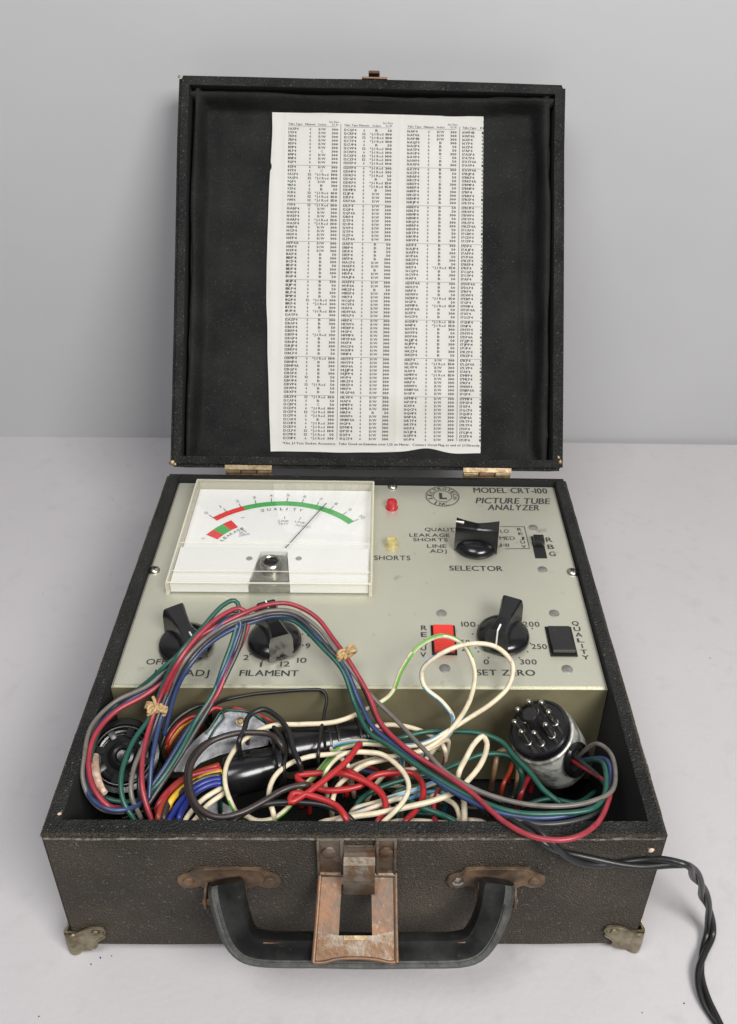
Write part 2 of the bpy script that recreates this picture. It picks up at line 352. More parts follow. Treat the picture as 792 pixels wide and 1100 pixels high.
# hinges
for (xa,xb,ya) in ((243,293,505),(497,548,510)):
    A=ay(xa,ya,D); B=ay(xb,ya,D); zc=H+GAP*.46; n=3; w=(B.x-A.x)/n
    bm=NB(); box(bm,A.x,B.x,D-.0032,D+.0010,H+.0004,H+.0013,bev=.0002)
    box(bm,A.x,B.x,.0002,.0040,-.0012,-.0003,fn=lambda x,u,nn:LP(x,u-.0018,nn+.0036))
    hg=obj('hinge',bm,'brass',case)
    for k in range(n):
        bm=NB(); lathe(bm,Vector((A.x+w*k+.0004,D-.0008,zc)),Vector((1,0,0)),[(0,0),(.0024,0),(.0028,.0004),(.0028,w-.0012),(.0024,w-.0008),(0,w-.0008)],14)
        o=obj('knuckle',bm,'brass' if k!=1 else 'rust',hg)
# corner guards
def guard(sx,ky):
    # ky=0 front, 1 back; wraps front face, side face and bottom of one corner
    bm=NB(); Y=0 if ky==0 else D; dy=-1 if ky==0 else 1; e=.0016
    out=[(.0,.0175),(-.003,.0180),(-.0065,.0165),(-.0095,.0188),(-.0125,.0208),(-.0165,.0222),(-.0210,.0225),(-.0232,.0215),(-.0240,.0185),(-.0222,.0160),(-.0230,.0140),(-.0212,.0120),(-.0190,.0100),(-.0170,.0072),(-.0172,.0040),(-.0150,.0010),(-.0125,-.0016),(0,-.0040)]
    for side in (0,1):
        pts=[]
        for (q,z) in out:
            if side==0: pts.append(Vector((sx*(W/2+e+q),Y+dy*e,z)))
            else: pts.append(Vector((sx*(W/2+e),Y+dy*e-dy*(-q),z)))
        ext=Vector((0,-dy*.0011,0)) if side==0 else Vector((-sx*.0011,0,0))
        prism(bm,pts,ext)
    # rounded vertical corner and bulging foot
    cx,cy=sx*(W/2-.0012),Y-dy*.0012
    lathe(bm,Vector((cx,cy,ZT)),Vector((0,0,1)),[(0,0),(.0030,.0001),(.0044,.0014),(.0047,.008),(.0043,.0205),(.0034,.0215)],18)
    # raised bead along the cut outline
    for side in (0,1):
        pts=[]
        for (q,z) in out[2:-2]:
            pts.append(Vector((sx*(W/2+e+q),Y+dy*(e+.0001),z)) if side==0 else Vector((sx*(W/2+e+.0001),Y+dy*e+dy*q,z)))
        tube(bm,pts,.0006,6)
    g=obj('corner_guard',bm,'corner',case)
    bm=NB(); lathe(bm,Vector((sx*(W/2-.0165),Y+dy*(e+.0002),.0178)),Vector((0,dy,0)),[(.0026,0),(.0024,.0008),(.0012,.0014),(0,.0015)],14)
    obj('rivet',bm,'corner',g); return g
for sx in (-1,1):
    for ky in (0,1): guard(sx,ky)
# handle ----------------------------------------------------------
hz=.0775; HO=Vector((0,-.0075,hz)); hd=Vector((0,-.64,-.768)).normalized(); hn=Vector((0,-.768,.64)).normalized()
def hp(px,py,off=0): return atp(px,py,HO+hn*off,hn)
path=[hp(243,947),hp(245,962),hp(251,986),hp(258,1004),hp(267,1014),hp(283,1018.5),hp(345,1020),hp(395,1021),hp(440,1020.5),hp(494,1019),hp(508,1014.5),hp(518,1003),hp(527,984),hp(532,966),hp(534.5,947)]
Q=spline(path,.002)
bm=NB(); n=len(Q); prof=[(-.0092,-.0022),(-.0092,.0022),(-.0072,.0052),(-.0040,.0046),(0,.0042),(.0040,.0046),(.0072,.0052),(.0096,.0020),(.0096,-.0022),(.0070,-.0056),(0,-.0066),(-.0070,-.0056)]
rings=[]
for i in range(n):
    t=(Q[min(i+1,n-1)]-Q[max(i-1,0)]).normalized(); sd=t.cross(hn).normalized(); e=min(i,n-1-i)/n
    k=(1.06-.14*min(1,e/.25))*(.9 if e==0 else 1)
    rings.append([bm.verts.new(Q[i]+sd*(a*k)+hn*b*(.9+.15*min(1,e/.2))) for a,b in prof])
for i in range(n-1):
    for k in range(len(prof)):
        j=(k+1)%len(prof); f=bm.faces.new([rings[i][k],rings[i+1][k],rings[i+1][j],rings[i][j]])
        f.material_index=1 if k in (5,6,7) else 0
bm.faces.new(rings[0][::-1]); bm.faces.new(rings[-1])
handle=obj('handle',bm,['handleblack','handleedge'],case,ang=40)
bm=NB(); tube(bm,[q+hn*.0054+((Q[min(i+1,n-1)]-Q[max(i-1,0)]).normalized().cross(hn))*.0050 for i,q in enumerate(Q) if 3<i<n-4],.00035,6,smooth=False)
obj('moulding_line',bm,'handleedge',handle)
bm=NB()
p1=hp(283,1012.5,.0046); p2=hp(500,1012,.0046)
tube(bm,[p1,p2],.0006,8)
obj('wire_core',bm,'rust',handle)
for (xl,xr,yt,hx) in ((191.5,303,930,(231,257.5)),(479,585,930,(514,552))):
    e=-.0003; th=-.0012
    A=ay(xl,950,0); B=ay(xr,950,0); zc=.0665+.0035; xm=(ay(hx[0],955,0).x+ay(hx[1],955,0).x)/2-.0005; half=(B.x-A.x)/2; hw=.0095
    bm=NB(); zt=ay(xm,yt,0).z if False else ay((xl+xr)/2,yt,0).z
    P=[]
    L=A.x; R_=B.x
    top=[(L+.0000,zt-.0135),(L+.0010,zt-.0085),(L+.0045,zt-.0060),(L+.0080,zt-.0045),(L+.0100,zt-.0010),(L+.0130,zt)]
    P=top+[(L+R_-x,z) for x,z in top[::-1]]
    low=[(R_-.0025,zt-.0185),(R_-.0075,zt-.0195),(R_-.0130,zt-.0165),(xm+hw+.0022,zt-.0190),(xm+hw+.0020,zt-.0280),(xm+hw,zt-.0295),(xm+hw,zt-.0130),(xm-hw,zt-.0130),(xm-hw,zt-.0295),(xm-hw-.0020,zt-.0280),(xm-hw-.0022,zt-.0190),(L+.0130,zt-.0165),(L+.0075,zt-.0195),(L+.0025,zt-.0185)]
    prism(bm,[Vector((x,e,z)) for x,z in P+low],Vector((0,th,0)),bev=.0003)
    for s in (-1,1):      # ears that carry the handle pin
        xe=xm+s*(hw+.0006)
        prism(bm,[Vector((xe-.0007,y,z)) for y,z in ((-.0015,zt-.013),(-.0060,zt-.0135),(-.0105,zt-.0175),(-.0115,zt-.0225),(-.0095,zt-.0265),(-.0015,zt-.0300))],Vector((.0014,0,0)),bev=.0002)
    tube(bm,[Vector((L+.009,e+th-.0001,zt-.0062)),Vector((L+.011,e+th-.0001,zt-.0022)),Vector((L+.0135,e+th-.0001,zt-.0012)),Vector((R_-.0135,e+th-.0001,zt-.0012)),Vector((R_-.011,e+th-.0001,zt-.0022)),Vector((R_-.009,e+th-.0001,zt-.0062))],.0006,6)
    br=obj('handle_bracket',bm,'bracket',case)
    for (x,m_) in ((L+.0065,'nickel' if xl>400 else 'bracket'),(R_-.0065,'bracket')):
        bm=NB(); lathe(bm,Vector((x,e+th+.0001,zt-.0128)),Vector((0,-1,0)),[(.0034,0),(.0032,.0008),(.0018,.0015),(0,.0017)],18)
        obj('rivet',bm,m_,br)
    bm=NB(); lathe(bm,Vector((xm-hw-.0022,-.0080,zt-.0205)),Vector((1,0,0)),[(0,0),(.0018,0),(.0020,.0006),(.0020,2*hw+.0038),(.0018,2*hw+.0044),(0,2*hw+.0044)],12)
    obj('hinge_pin',bm,'bracket',br)
# latch -----------------------------------------------------------
bm=NB(); zt=ay(383,899,0).z; zb=ay(383,936,0).z; xl=ay(341,918,0).x; xr=ay(426,918,0).x; c0=ay(369,918,0).x; c1=ay(404,918,0).x
prism(bm,[Vector((x,-.0004,z)) for x,z in ((xl,zt),(c0,zt),(c0+.0012,zt-.0075),(c1-.0012,zt-.0075),(c1,zt),(xr,zt),(xr,zb),(xl,zb))],Vector((0,-.0014,0)),bev=.0004)
for x in (xl+.0008,c0-.0008,c1+.0008,xr-.0008): box(bm,x-.0007,x+.0007,-.0034,-.0017,zb+.001,zt-.0005,bev=.0002)
latch=obj('latch',bm,'steel',case)
for px in (354,415):
    bm=NB(); p=ay(px,915,-.0018); lathe(bm,p,Vector((0,-1,0)),[(.0042,0),(.0040,.0009),(.0022,.0018),(0,.0021)],20); obj('rivet',bm,'steel',latch)
bm=NB()   # curled tongue between the plates
yy=[(-.0012,zt-.0120),(-.0040,zt-.0122),(-.0080,zt-.0135),(-.0105,zt-.0165),(-.0118,zt-.0205),(-.0122,zt-.0260),(-.0122,zt-.0325)]
for (y0,z0),(y1,z1) in zip(yy,yy[1:]):
    d=Vector((0,y1-y0,z1-z0)).normalized(); nn=Vector((0,-d.z,d.y))*.0007; wd=Vector((c1-c0-.0008,0,0))
    prism(bm,[Vector((c0+.0004,y0,z0))+nn,Vector((c0+.0004,y1,z1))+nn+d*.0003,Vector((c0+.0004,y1,z1))-nn+d*.0003,Vector((c0+.0004,y0,z0))-nn],wd)
obj('tongue',bm,'steel',latch)
FO=Vector((0,-.0045,zb-.001)); fd=Vector((0,-.86,-.51)).normalized(); fn_=Vector((0,-.51,.86)).normalized()
def fp(px,py,off=0): return atp(px,py,FO+fn_*off,fn_)
bm=NB()
o_=[fp(344,937),fp(425,938),fp(426,1032),fp(421,1034),fp(405,1031),fp(386,1029.5),fp(362,1030.5),fp(348,1034),fp(337,1034)]; i_=[fp(367,950),fp(399,950),fp(400,1005),fp(364,1005)]
th=fn_*.0016
def quad(P,mi=0): prism(bm,P,-th,mi)
quad([o_[0],o_[1],i_[1],i_[0]]); 
md=lambda a,b,t:a.lerp(b,t)
sL=fp(339,1000); sR=fp(425.6,1000)
quad([o_[0],i_[0],i_[3],sL]); quad([i_[1],o_[1],sR,i_[2]])
quad([sL,i_[3],i_[2],sR]+o_[2:],1)
# folded side lips
tube(bm,[fp(344,937,.0006),fp(340.5,985,.0006),fp(336.5,1034,.0010)],.0011,8,smooth=False); tube(bm,[fp(425,938,.0006),fp(425.5,985,.0006),fp(426.5,1034,.0010)],.0011,8,smooth=False)
tube(bm,[fp(337,1034,.0006),fp(348,1034,.0010),fp(362,1030.5,.001),fp(386,1029.5,.001),fp(405,1031,.001),fp(421,1034,.001),fp(426,1033,.0006)],.0009,8)
tube(bm,[fp(344,938,.0004),fp(425,939,.0004)],.0018,10,mi=1)
hasp=obj('hasp',bm,['rust','steel'],latch,ang=30)
bm=NB(); prism(bm,[fp(369,1005,.0010),fp(395,1005,.0010),fp(394,1010,.0010),fp(370,1010,.0010)],-fn_*.0008); obj('hasp_lip',bm,'brass',hasp)
# ================================================================= the tester chassis
PX0,PX1,PY0,PY1=-.1602,.1600,.1095,.3352
dev=thing('tube_tester',(0,.22,ZP),'champagne grey metal tester with meter, knobs and switches inside the open case','tester')
bm=NB(); box(bm,PX0,PX1,PY0,PY1,.012,ZP)
for f in bm.faces: 
    f.material_index=0 if f.calc_center_median().z>ZP-.001 else 1
es=[e for e in bm.edges if all(abs(v.co.z-ZP)<1e-6 for v in e.verts)]
bmesh.ops.bevel(bm,geom=es,offset=.0016,segments=4,affect='EDGES')
for f in bm.faces:
    c=f.calc_center_median()
    if c.z>ZP-.0016: f.material_index=0
panel=obj('panel',bm,['panel','chassis'],dev,ang=25)
# lettering
bm=NB(); tx=lambda *a,**k:flat_text(bm,*a,**k)
def nxt():
    global bm
    obj('lettering',bm,'ink',panel,smooth=False); bm=NB()
tx('MODEL CRT-100',509,588,523.8,529.6,res=4,bold=.05)
tx('PICTURE TUBE',511,590,534.6,541,res=4,shear=.25,bold=.05); tx('ANALYZER',524,579,541.8,548,res=4,shear=.25,bold=.05)
nxt(); tx('SHORTS',402,441,596.5,601.5,res=4,bold=.015)
nxt(); tx('QUALITY',456.5,494,566.7,570.5,res=4,bold=.015); tx('LEAKAGE',440,483,572.8,576.5,res=4,bold=.015); tx('SHORTS',444,481,577.7,581.3,res=4,bold=.015)
nxt(); tx('LINE',459,480,584.5,588.3,res=4,bold=.015); tx('ADJ',462,480,589.8,593.6,res=4,bold=.015)
nxt(); tx('LO',538,547,568.5,572.3,res=4,bold=.015); tx('MED',537,553.5,576,579.8,res=4,bold=.015); tx('HI',538,547,583.6,587.2,res=4,bold=.015)
nxt(); tx('SELECTOR',483,540,607.5,613,res=4,bold=.04)
for i,ch in enumerate('REJUV'): tx(ch,556+i*1.2,560.5+i*1.2,567+i*4.6,570+i*4.6,res=4,bold=.04)
nxt()
for i,ch in enumerate('RBG'): tx(ch,587+i*1.8,593.5+i*1.8,577+i*7.6,582+i*7.6,res=4,bold=.04)
nxt()
for i,ch in enumerate('REJUV'): tx(ch,452.5-i*.2,458.5-i*.2,671.5+i*7.2,676.8+i*7.2,res=4,bold=.04)
nxt()
for i,ch in enumerate('QUALITY'): tx(ch,615+i*1.85 if ch!='I' else 618+i*1.85,622+i*1.85 if ch!='I' else 619+i*1.85,667+i*6.1,671.6+i*6.1,res=4,bold=.04)
nxt(); tx('100',496,511,667.5,673,res=4,bold=.015); nxt(); tx('200',562.5,580,667.5,673,res=4,bold=.015); nxt(); tx('50',495.5,505,687,692,res=4,bold=.015)
tx('25',496,505,694,699,res=4,bold=.015); tx('250',571.5,588,691.5,697,res=4,bold=.015); tx('0',520,525.5,708,713.5,res=4,bold=.015); tx('300',559,577,708,713.5,res=4,bold=.015); nxt(); tx('SET ZERO',512,575,719,725.5,res=4,bold=.04)
nxt(); tx('OFF',156.5,178,707.5,713.5,res=4,bold=.015); nxt(); tx('LINE ADJ',165,224,719,726,res=4,bold=.02); nxt(); tx('FILAMENT',257,320,719.5,726,res=4,bold=.04)
for s,xa,xb,yc in (('2',261,267,706),('1',279,281,713.5),('12',301,311,713),('10',319,329,709),('9',328,333,693.5),('8',330,335,681),('7',328,333,670),('OFF',268,276,668)): tx(s,xa,xb,yc-2.8,yc+2.8,res=4,bold=.015)
z=ZP+.00025
for (px,py) in ((183,706.5),(269,703),(282,710),(299,709),(314,703),(325.5,693),(325,681),(514,672),(508,681),(511,696),(525,706.5),(558,706.5),(567,700),(570,691),(572,675),(514,700),(489,579),(489,587),(537,587),(487,571)):
    disc(bm,az(px,py,z),.0006,10)
P=[az(*q,z) for q in ((538,565.5),(563.5,565.8),(569,589),(543,589.5))]; flat_line(bm,[(p.x,p.y) for p in P],.0006,z)
nxt()
# round maker's emblem
c=az(475.5,533,z); rx_=(az(494,533,z).x-az(457,533,z).x)/2
for R0,R1 in ((rx_*.98,rx_*.93),(rx_*.56,rx_*.52)):
    for k in range(48):
        a0,a1=2*PI*k/48,2*PI*(k+1)/48
        bm.faces.new([bm.verts.new(c+Vector((math.cos(t)*r,math.sin(t)*r,0))) for t,r in ((a0,R0),(a1,R0),(a1,R1),(a0,R1))])
def arctext(s,c,R0,h,a_c,span,inward=False,zz=z,res=3,bold=.05):
    n=len(s); w=span/n
    for i,ch in enumerate(s):
        if ch==' ': continue
        a=a_c+(span/2-w*(i+.5))*(-1 if inward else 1)
        rd=Vector((math.cos(a),math.sin(a),0)); tg=Vector((math.sin(a),-math.cos(a),0))
        if inward: rd=-rd; tg=-tg
        gw=h*.8
        o=c+Vector((math.cos(a),math.sin(a),0))*R0-tg*gw/2-rd*h/2; o.z=zz
        text(bm,ch,lambda u,v:o+tg*gw*u*(.25 if ch in 'I.' else 1)+rd*h*v,res=res,bold=bold)
arctext('LECTROTECH',c,rx_*.75,.0040,PI/2,math.radians(230)); arctext('INC.',c,rx_*.75,.0040,-PI/2,math.radians(75),inward=True)
cc=c; bm.faces.new([bm.verts.new(cc+Vector((x_,y_,.00002))) for x_,y_ in ((-.0028,-.0042),(.0036,-.0042),(.0036,-.0020),(-.0002,-.0020),(-.0002,.0046),(-.0028,.0046))])
obj('lettering',bm,'ink',panel,smooth=False)
# rivets and screws
for (px,py) in ((573,567),(583,612),(474.5,659),(595.5,659),(478,718),(609.5,719),(415,516)):
    if px==415: continue
    p=az(px,py,ZP); bm=NB(); lathe(bm,p,Vector((0,0,1)),[(.0037,-.0001),(.0037,.0003),(.0033,.0006),(0,.0007)],22); obj('rivet',bm,'rivet',panel)
def screw(px,py,a):
    p=az(px,py,ZP+.001); p.z=ZP; bm=NB(); lathe(bm,p,Vector((0,0,1)),[(.0041,0),(.0041,.0005),(.0034,.0018),(.0018,.0026),(0,.0028)],22)
    s=obj('screw',bm,'nickel',panel); bm=NB()
    for k in range(2):
        t=a+k*PI/2; d=Vector((math.cos(t),math.sin(t),0)); q=Vector((-d.y,d.x,0))
        hexa(bm,[p+d*i+q*j+Vector((0,0,zz)) for zz in (.0016,.00295) for i,j in ((-.0018,-.0004),(.0018,-.0004),(.0018,.0004),(-.0018,.0004))])
    obj('cross_slot',bm,'dark',s,smooth=False)
for q in ((166,612,.3),(615,614,.6),(422,522.5,.2)): screw(*q)
bm=NB(); p=az(578,519.5,ZP); lathe(bm,p,Vector((0,0,1)),[(.0030,0),(.0028,.0012),(.0015,.0022),(0,.0024)],12,wob=lambda k,h:.8+.4*hash2(k,3)); obj('screw',bm,'brass',panel)
# lamps
for (px,py,m_,nm) in ((421,545.5,'ruby','pilot_lamp'),(421,587,'amber','pilot_lamp')):
    p=az(px,py,ZP); bm=NB()
    lathe(bm,p,Vector((0,0,1)),[(.0052,0),(.0052,.0008),(.0044,.0010),(.0044,.0058),(.0041,.0068),(.0034,.0070),(.0029,.0058),(0,.0054)],26)
    o=obj(nm,bm,m_,dev); o['label']='red jewel pilot lamp' if m_=='ruby' else 'pale yellow pilot lamp above the word SHORTS'
# switches
def rocker(xl,xr,yt,yb,m_,label):
    a=az(xl,yb,ZP); b=az(xr,yt,ZP); a0=az((xl+xr)/2,(yt+yb)/2,ZP); w=(az(xr,(yt+yb)/2,ZP)-az(xl,(yt+yb)/2,ZP)).x/2; h=(b.y-a.y)/2
    bm=NB()
    x0,x1,y0,y1=a0.x-w,a0.x+w,a0.y-h,a0.y+h; e=.0012
    for bx in ((x0,x1,y0,y0+e),(x0,x1,y1-e,y1),(x0,x0+e,y0+e,y1-e),(x1-e,x1,y0+e,y1-e)): box(bm,*bx,ZP-.0005,ZP+.0009)
    box(bm,x0+e,x1-e,y0+e,y1-e,ZP,ZP+.0003)
    s=obj('rocker_switch',bm,'dark',dev,smooth=False); s['label']=label
    bm=NB(); m=(y0+y1)/2; X0_,X1_=x0+e+.0003,x1-e-.0003
    P=[(y0+e+.0003,ZP+.0004),(y0+e+.0003,ZP+.0050),(m,ZP+.0020),(y1-e-.0003,ZP+.0030),(y1-e-.0003,ZP+.0004)]
    prism(bm,[Vector((X0_,y,z_)) for y,z_ in P],Vector((X1_-X0_,0,0)),bev=.0003)
    obj('rocker',bm,m_,s,ang=20)
rocker(463.5,490,672.5,703.5,'red','red rocker switch'); rocker(588.5,617,674,705,'black','black rocker switch marked QUALITY')
bm=NB(); p=az(579,588,ZP); box(bm,p.x-.0046,p.x+.0046,p.y-.0132,p.y+.0132,ZP-.0002,ZP+.0006,bev=.0002)
s=obj('slide_switch',bm,'dark',dev); s['label']='small black three position slide switch beside the letters RBG'
bm=NB(); box(bm,p.x-.0040,p.x+.0040,p.y-.001,p.y+.0085,ZP+.0006,ZP+.0062,bev=.0006)
for k in range(4): box(bm,p.x-.0040,p.x+.0040,p.y+.0008+k*.002,p.y+.0016+k*.002,ZP+.0058,ZP+.0068,bev=.0002)
obj('slider',bm,'black',s)
# knobs
def knob(px,py,ang,label,R=.0182,hole=False):
    p=az(px,py,ZP+.003); p.z=ZP; up=Vector((0,0,1)); d=Vector((math.cos(ang),math.sin(ang),0)); q=Vector((-d.y,d.x,0))
    bm=NB(); lathe(bm,p,up,[(R*.96,.0008),(R,.0018),(R,.0030),(R*.97,.0050),(R*.86,.0072),(R*.62,.0092),(0,.0100)],48)
    k=obj('knob',bm,'bakelite',dev,ang=60); k['label']=label
    # bar grip: waisted in plan, two raised ends
    bm=NB(); secs=[]; n=16
    for i in range(n+1):
        t=-1+2*i/n; x=t*R*.97; w=.0056+.0024*abs(t)**1.6; zt=.0205+.0022*abs(t)**1.2
        zb=.0012+.0070*(1-t*t); tw=w*(.80 if t>-.2 else .86)
        secs.append([bm.verts.new(p+d*x+q*a_+up*z_) for a_,z_ in ((-w*1.05,zb),(-w,zt*.75),(-tw,zt-.0008),(-tw*.8,zt),(tw*.8,zt),(tw,zt-.0008),(w,zt*.75),(w*1.05,zb))])
    for a_,b_ in zip(secs,secs[1:]):
        for j in range(8): bm.faces.new([a_[j],b_[j],b_[(j+1)%8],a_[(j+1)%8]])
    bm.faces.new(secs[0][::-1]); bm.faces.new(secs[-1])
    g=obj('grip',bm,'bakelite',k,ang=28)
    bm=NB()
    hexa(bm,[p+d*i+q*j+up*z_ for z_,s_ in ((.0190,0),(.0232,0)) for i,j in ((R*.62,-.0005),(R*.98,-.0005),(R*.98,.0005),(R*.62,.0005))])
    hexa(bm,[p+d*i+q*j+up*z_ for z_ in (.0090,.0230) for i,j in ((R*.93,-.0005),(R*.985,-.0005),(R*.985,.0005),(R*.93,.0005))])
    obj('pointer_line',bm,'white',g,smooth=False)
    if hole:
        bm=NB(); o=p-q*0+Vector((R*.80,-.004,.006)); lathe(bm,o,Vector((.75,-.55,.5)),[(.0014,0),(.0014,.0016),(0,.0017)],12); obj('set_screw',bm,'dark',k)
knob(200,691,math.radians(-58),'black bar knob marked LINE ADJ'); knob(295,687,math.radians(112),'black bar knob marked FILAMENT',hole=True)
knob(511.5,584,math.radians(172),'black bar knob marked SELECTOR',R=.0170); knob(540.5,682,math.radians(-113),'black bar knob marked SET ZERO')
# meter -----------------------------------------------------------
mx0,mx1,my0,my1=-.1418,.0058,.1945,.3235; MT=ZP+.0125
bm=NB(); box(bm,mx0+.0026,mx1-.0026,my0+.0400,my1-.0026,ZP+.0002,ZP+.0030)
meter=obj('meter',bm,'face',dev,smooth=False); meter['label']='rectangular panel meter under a clear yellowed plastic cover'
zf=ZP+.0033; pv=Vector((-.0677,.227,zf))
def band(bm,a0,a1,R0,R1,mi,zz,n=24,c=pv):
    for k in range(n):
        t0,t1=math.radians(a0+(a1-a0)*k/n),math.radians(a0+(a1-a0)*(k+1)/n)
        f=bm.faces.new([bm.verts.new(Vector((c.x+math.cos(t)*r,c.y+math.sin(t)*r,zz))) for t,r in ((t0,R0),(t1,R0),(t1,R1),(t0,R1))]); f.material_index=mi
bm=NB(); band(bm,135,115,.0722,.0780,0,zf); band(bm,115,42,.0722,.0780,1,zf,60)
band(bm,149.5,142.5,.0545,.0655,0,zf,8); band(bm,142.5,134.5,.0545,.0655,1,zf,8); band(bm,134.5,127.5,.0545,.0655,0,zf,8)
obj('scale_band',bm,['sred','sgreen'],meter,smooth=False)
bm=NB(); z2=zf+.00015
for i in range(11):
    a=math.radians(135-9.3*i); d=Vector((math.cos(a),math.sin(a),0)); 
    flat_line(bm,[((pv+d*.0772).x,(pv+d*.0772).y),((pv+d*.0822).x,(pv+d*.0822).y)],.0005,z2)
    o=pv+d*.0865; s=str(i); w=.0022*len(s)+.0004; tg=Vector((d.y,-d.x,0)); oo=o-tg*w/2-d*.0018; oo.z=z2
    text(bm,s,lambda u,v:oo+tg*w*u*(1 if s!='1' else .3)+d*.0036*v,res=3,mi=1)
for i in range(-1,2):
    a=math.radians(138.5-11*i)
arctext('QUALITY',Vector((pv.x,pv.y,z2)),.0675,.0034,math.radians(91),math.radians(31),zz=z2,bold=0)
arctext('LEAKAGE',Vector((pv.x,pv.y,z2)),.0510,.0030,math.radians(137),math.radians(26),zz=z2,bold=0)
def mt(s,x,y,w,h,ang=0):
    d=Vector((math.cos(ang),math.sin(ang),0)); q=Vector((-d.y,d.x,0)); o=Vector((x,y,z2)); text(bm,s,lambda u,v:o+d*w*u+q*h*v,res=2,mi=1)
mt('LINE',-.0700,.2775,.0082,.0025,-.05); mt('TEST',-.0700,.2738,.0082,.0025,-.05); mt('LINE',-.0570,.2770,.0082,.0025,-.25); mt('ADJUST',-.0560,.2725,.0125,.0025,-.25)
mt('SET',-.0985,.2615,.0060,.0025,.35); mt('ZERO',-.0985,.2580,.0085,.0025,.35)
flat_line(bm,[(-.0655,.2815),(-.0655,.2845)],.0004,z2); flat_line(bm,[(-.0535,.2805),(-.0525,.2835)],.0004,z2); flat_line(bm,[(-.0955,.2655),(-.0975,.2680)],.0004,z2)
flat_line(bm,[(-.1000,.2820),(-.0975,.2830)],.0004,z2); flat_line(bm,[(-.1270,.2550),(-.1245,.2560)],.0004,z2)
obj('scale_marks',bm,['ink','ink_faint'],meter,smooth=False)
bm=NB(); a=Vector((-.0577,.2490,zf+.0030)); b=Vector((-.0329,.2990,zf+.0030)); a2=pv.copy(); a2.z=zf+.0030; a2=b+(a2-b).normalized()*(b-a).length*1.15
tube(bm,[a2,b],.00042,6,smooth=False); obj('needle',bm,'ink',meter)
# lower bridge plate with opening and zero adjuster
yl=.2378; bm=NB()
gx0,gx1=-.0825,-.0545; hx0,hx1=-.0785,-.0585
zb0,zb1=ZP+.0012,ZP+.0090
X0m,X1m=mx0+.0028,mx1-.0028; Y0m=my0+.0026
hexa(bm,[(X0m,Y0m,zb0),(gx0-.001,Y0m,zb0),(hx0,yl-.004,zb0),(X0m,yl-.004,zb0),(X0m,Y0m,zb1),(gx0-.001,Y0m,zb1),(hx0,yl-.004,zb1),(X0m,yl-.004,zb1)])
hexa(bm,[(gx1+.001,Y0m,zb0),(X1m,Y0m,zb0),(X1m,yl-.004,zb0),(hx1,yl-.004,zb0),(gx1+.001,Y0m,zb1),(X1m,Y0m,zb1),(X1m,yl-.004,zb1),(hx1,yl-.004,zb1)])
box(bm,X0m,X1m,yl-.004+.00002,yl,zb0,zb1)
plate=obj('lower_plate',bm,'plate',meter,smooth=False)
bm=NB(); P=[(gx0-.0008,Y0m+.0002),(gx1+.0008,Y0m+.0002),(hx1-.0003,yl-.0075),(hx1-.003,yl-.0045),(hx0+.003,yl-.0045),(hx0+.0003,yl-.0075)]
prism(bm,[Vector((x,y,zb0-.0002)) for x,y in P],Vector((0,0,.0048)))
box(bm,gx0,gx1,Y0m+.006,Y0m+.0072,zb0+.0047,zb0+.0062)
obj('bridge',bm,'greyplate',meter,smooth=False)
for (px,py) in ((268,600),(321,600)):
    bm=NB(); p=az(px,py,zb1); p.z=zb1; lathe(bm,p,Vector((0,0,1)),[(.0024,0),(.0020,.0005),(0,.0006)],16); obj('plate_screw',bm,'ink_faint',plate)
bm=NB(); p=az(291,603.5,MT+.001); p.z=MT-.0075
lathe(bm,p,Vector((0,0,1)),[(.0078,0),(.0078,.0085),(.0070,.0095),(.0056,.0095),(.0050,.0088),(.0050,.0070)],30)
adj=obj('zero_adjuster',bm,'nickel',meter)
bm=NB(); lathe(bm,p+Vector((0,0,.0068)),Vector((0,0,1)),[(.0050,0),(.0046,.0012),(0,.0016)],24); box(bm,p.x-.0035,p.x+.0035,p.y-.0004,p.y+.0004,p.z+.0080,p.z+.0090)
obj('adjuster_cap',bm,'black',adj)
# clear cover: four thick walls and a top sheet
bm=NB(); e=.0024
def wq(x0,x1,y0,y1): box(bm,x0,x1,y0,y1,ZP+.0004,MT-.0017,mi=1)
wq(mx0,mx0+e,my0,my1); wq(mx1-e,mx1,my0,my1); wq(mx0+e+1e-4,mx1-e-1e-4,my1-e,my1); box(bm,mx0+e+1e-4,mx1-e-1e-4,my0,my0+e,ZP+.0004,MT-.0017,mi=0)
box(bm,mx0+.0012,mx1-.0012,my0+.0016,my1-.0012,MT-.0015,MT,mi=0,bev=.0006,seg=2)
cov=obj('cover',bm,['acrylic','acrylic_edge'],meter,ang=30)
bm=NB(); 
for pts in ([(mx0+.0008,my0+.001),(mx0+.0008,my1-.001),(mx1-.0008,my1-.001),(mx1-.0008,my0+.001),(mx0+.0008,my0+.001)],):
    for a_,b_ in zip(pts,pts[1:]): tube(bm,[Vector((*a_,MT-.0010)),Vector((*b_,MT-.0010))],.0007,8,smooth=False)
tube(bm,[Vector((mx0+.0022,yl+.0012,MT+.0001)),Vector((mx1-.0022,yl+.0012,MT+.0001))],.0004,6,smooth=False)
tube(bm,[Vector((mx0+.0022,my0+.0125,MT+.0000)),Vector((mx1-.0022,my0+.0125,MT+.0000))],.0004,6,smooth=False)
obj('cover_edge',bm,'acrylic_edge',cov)
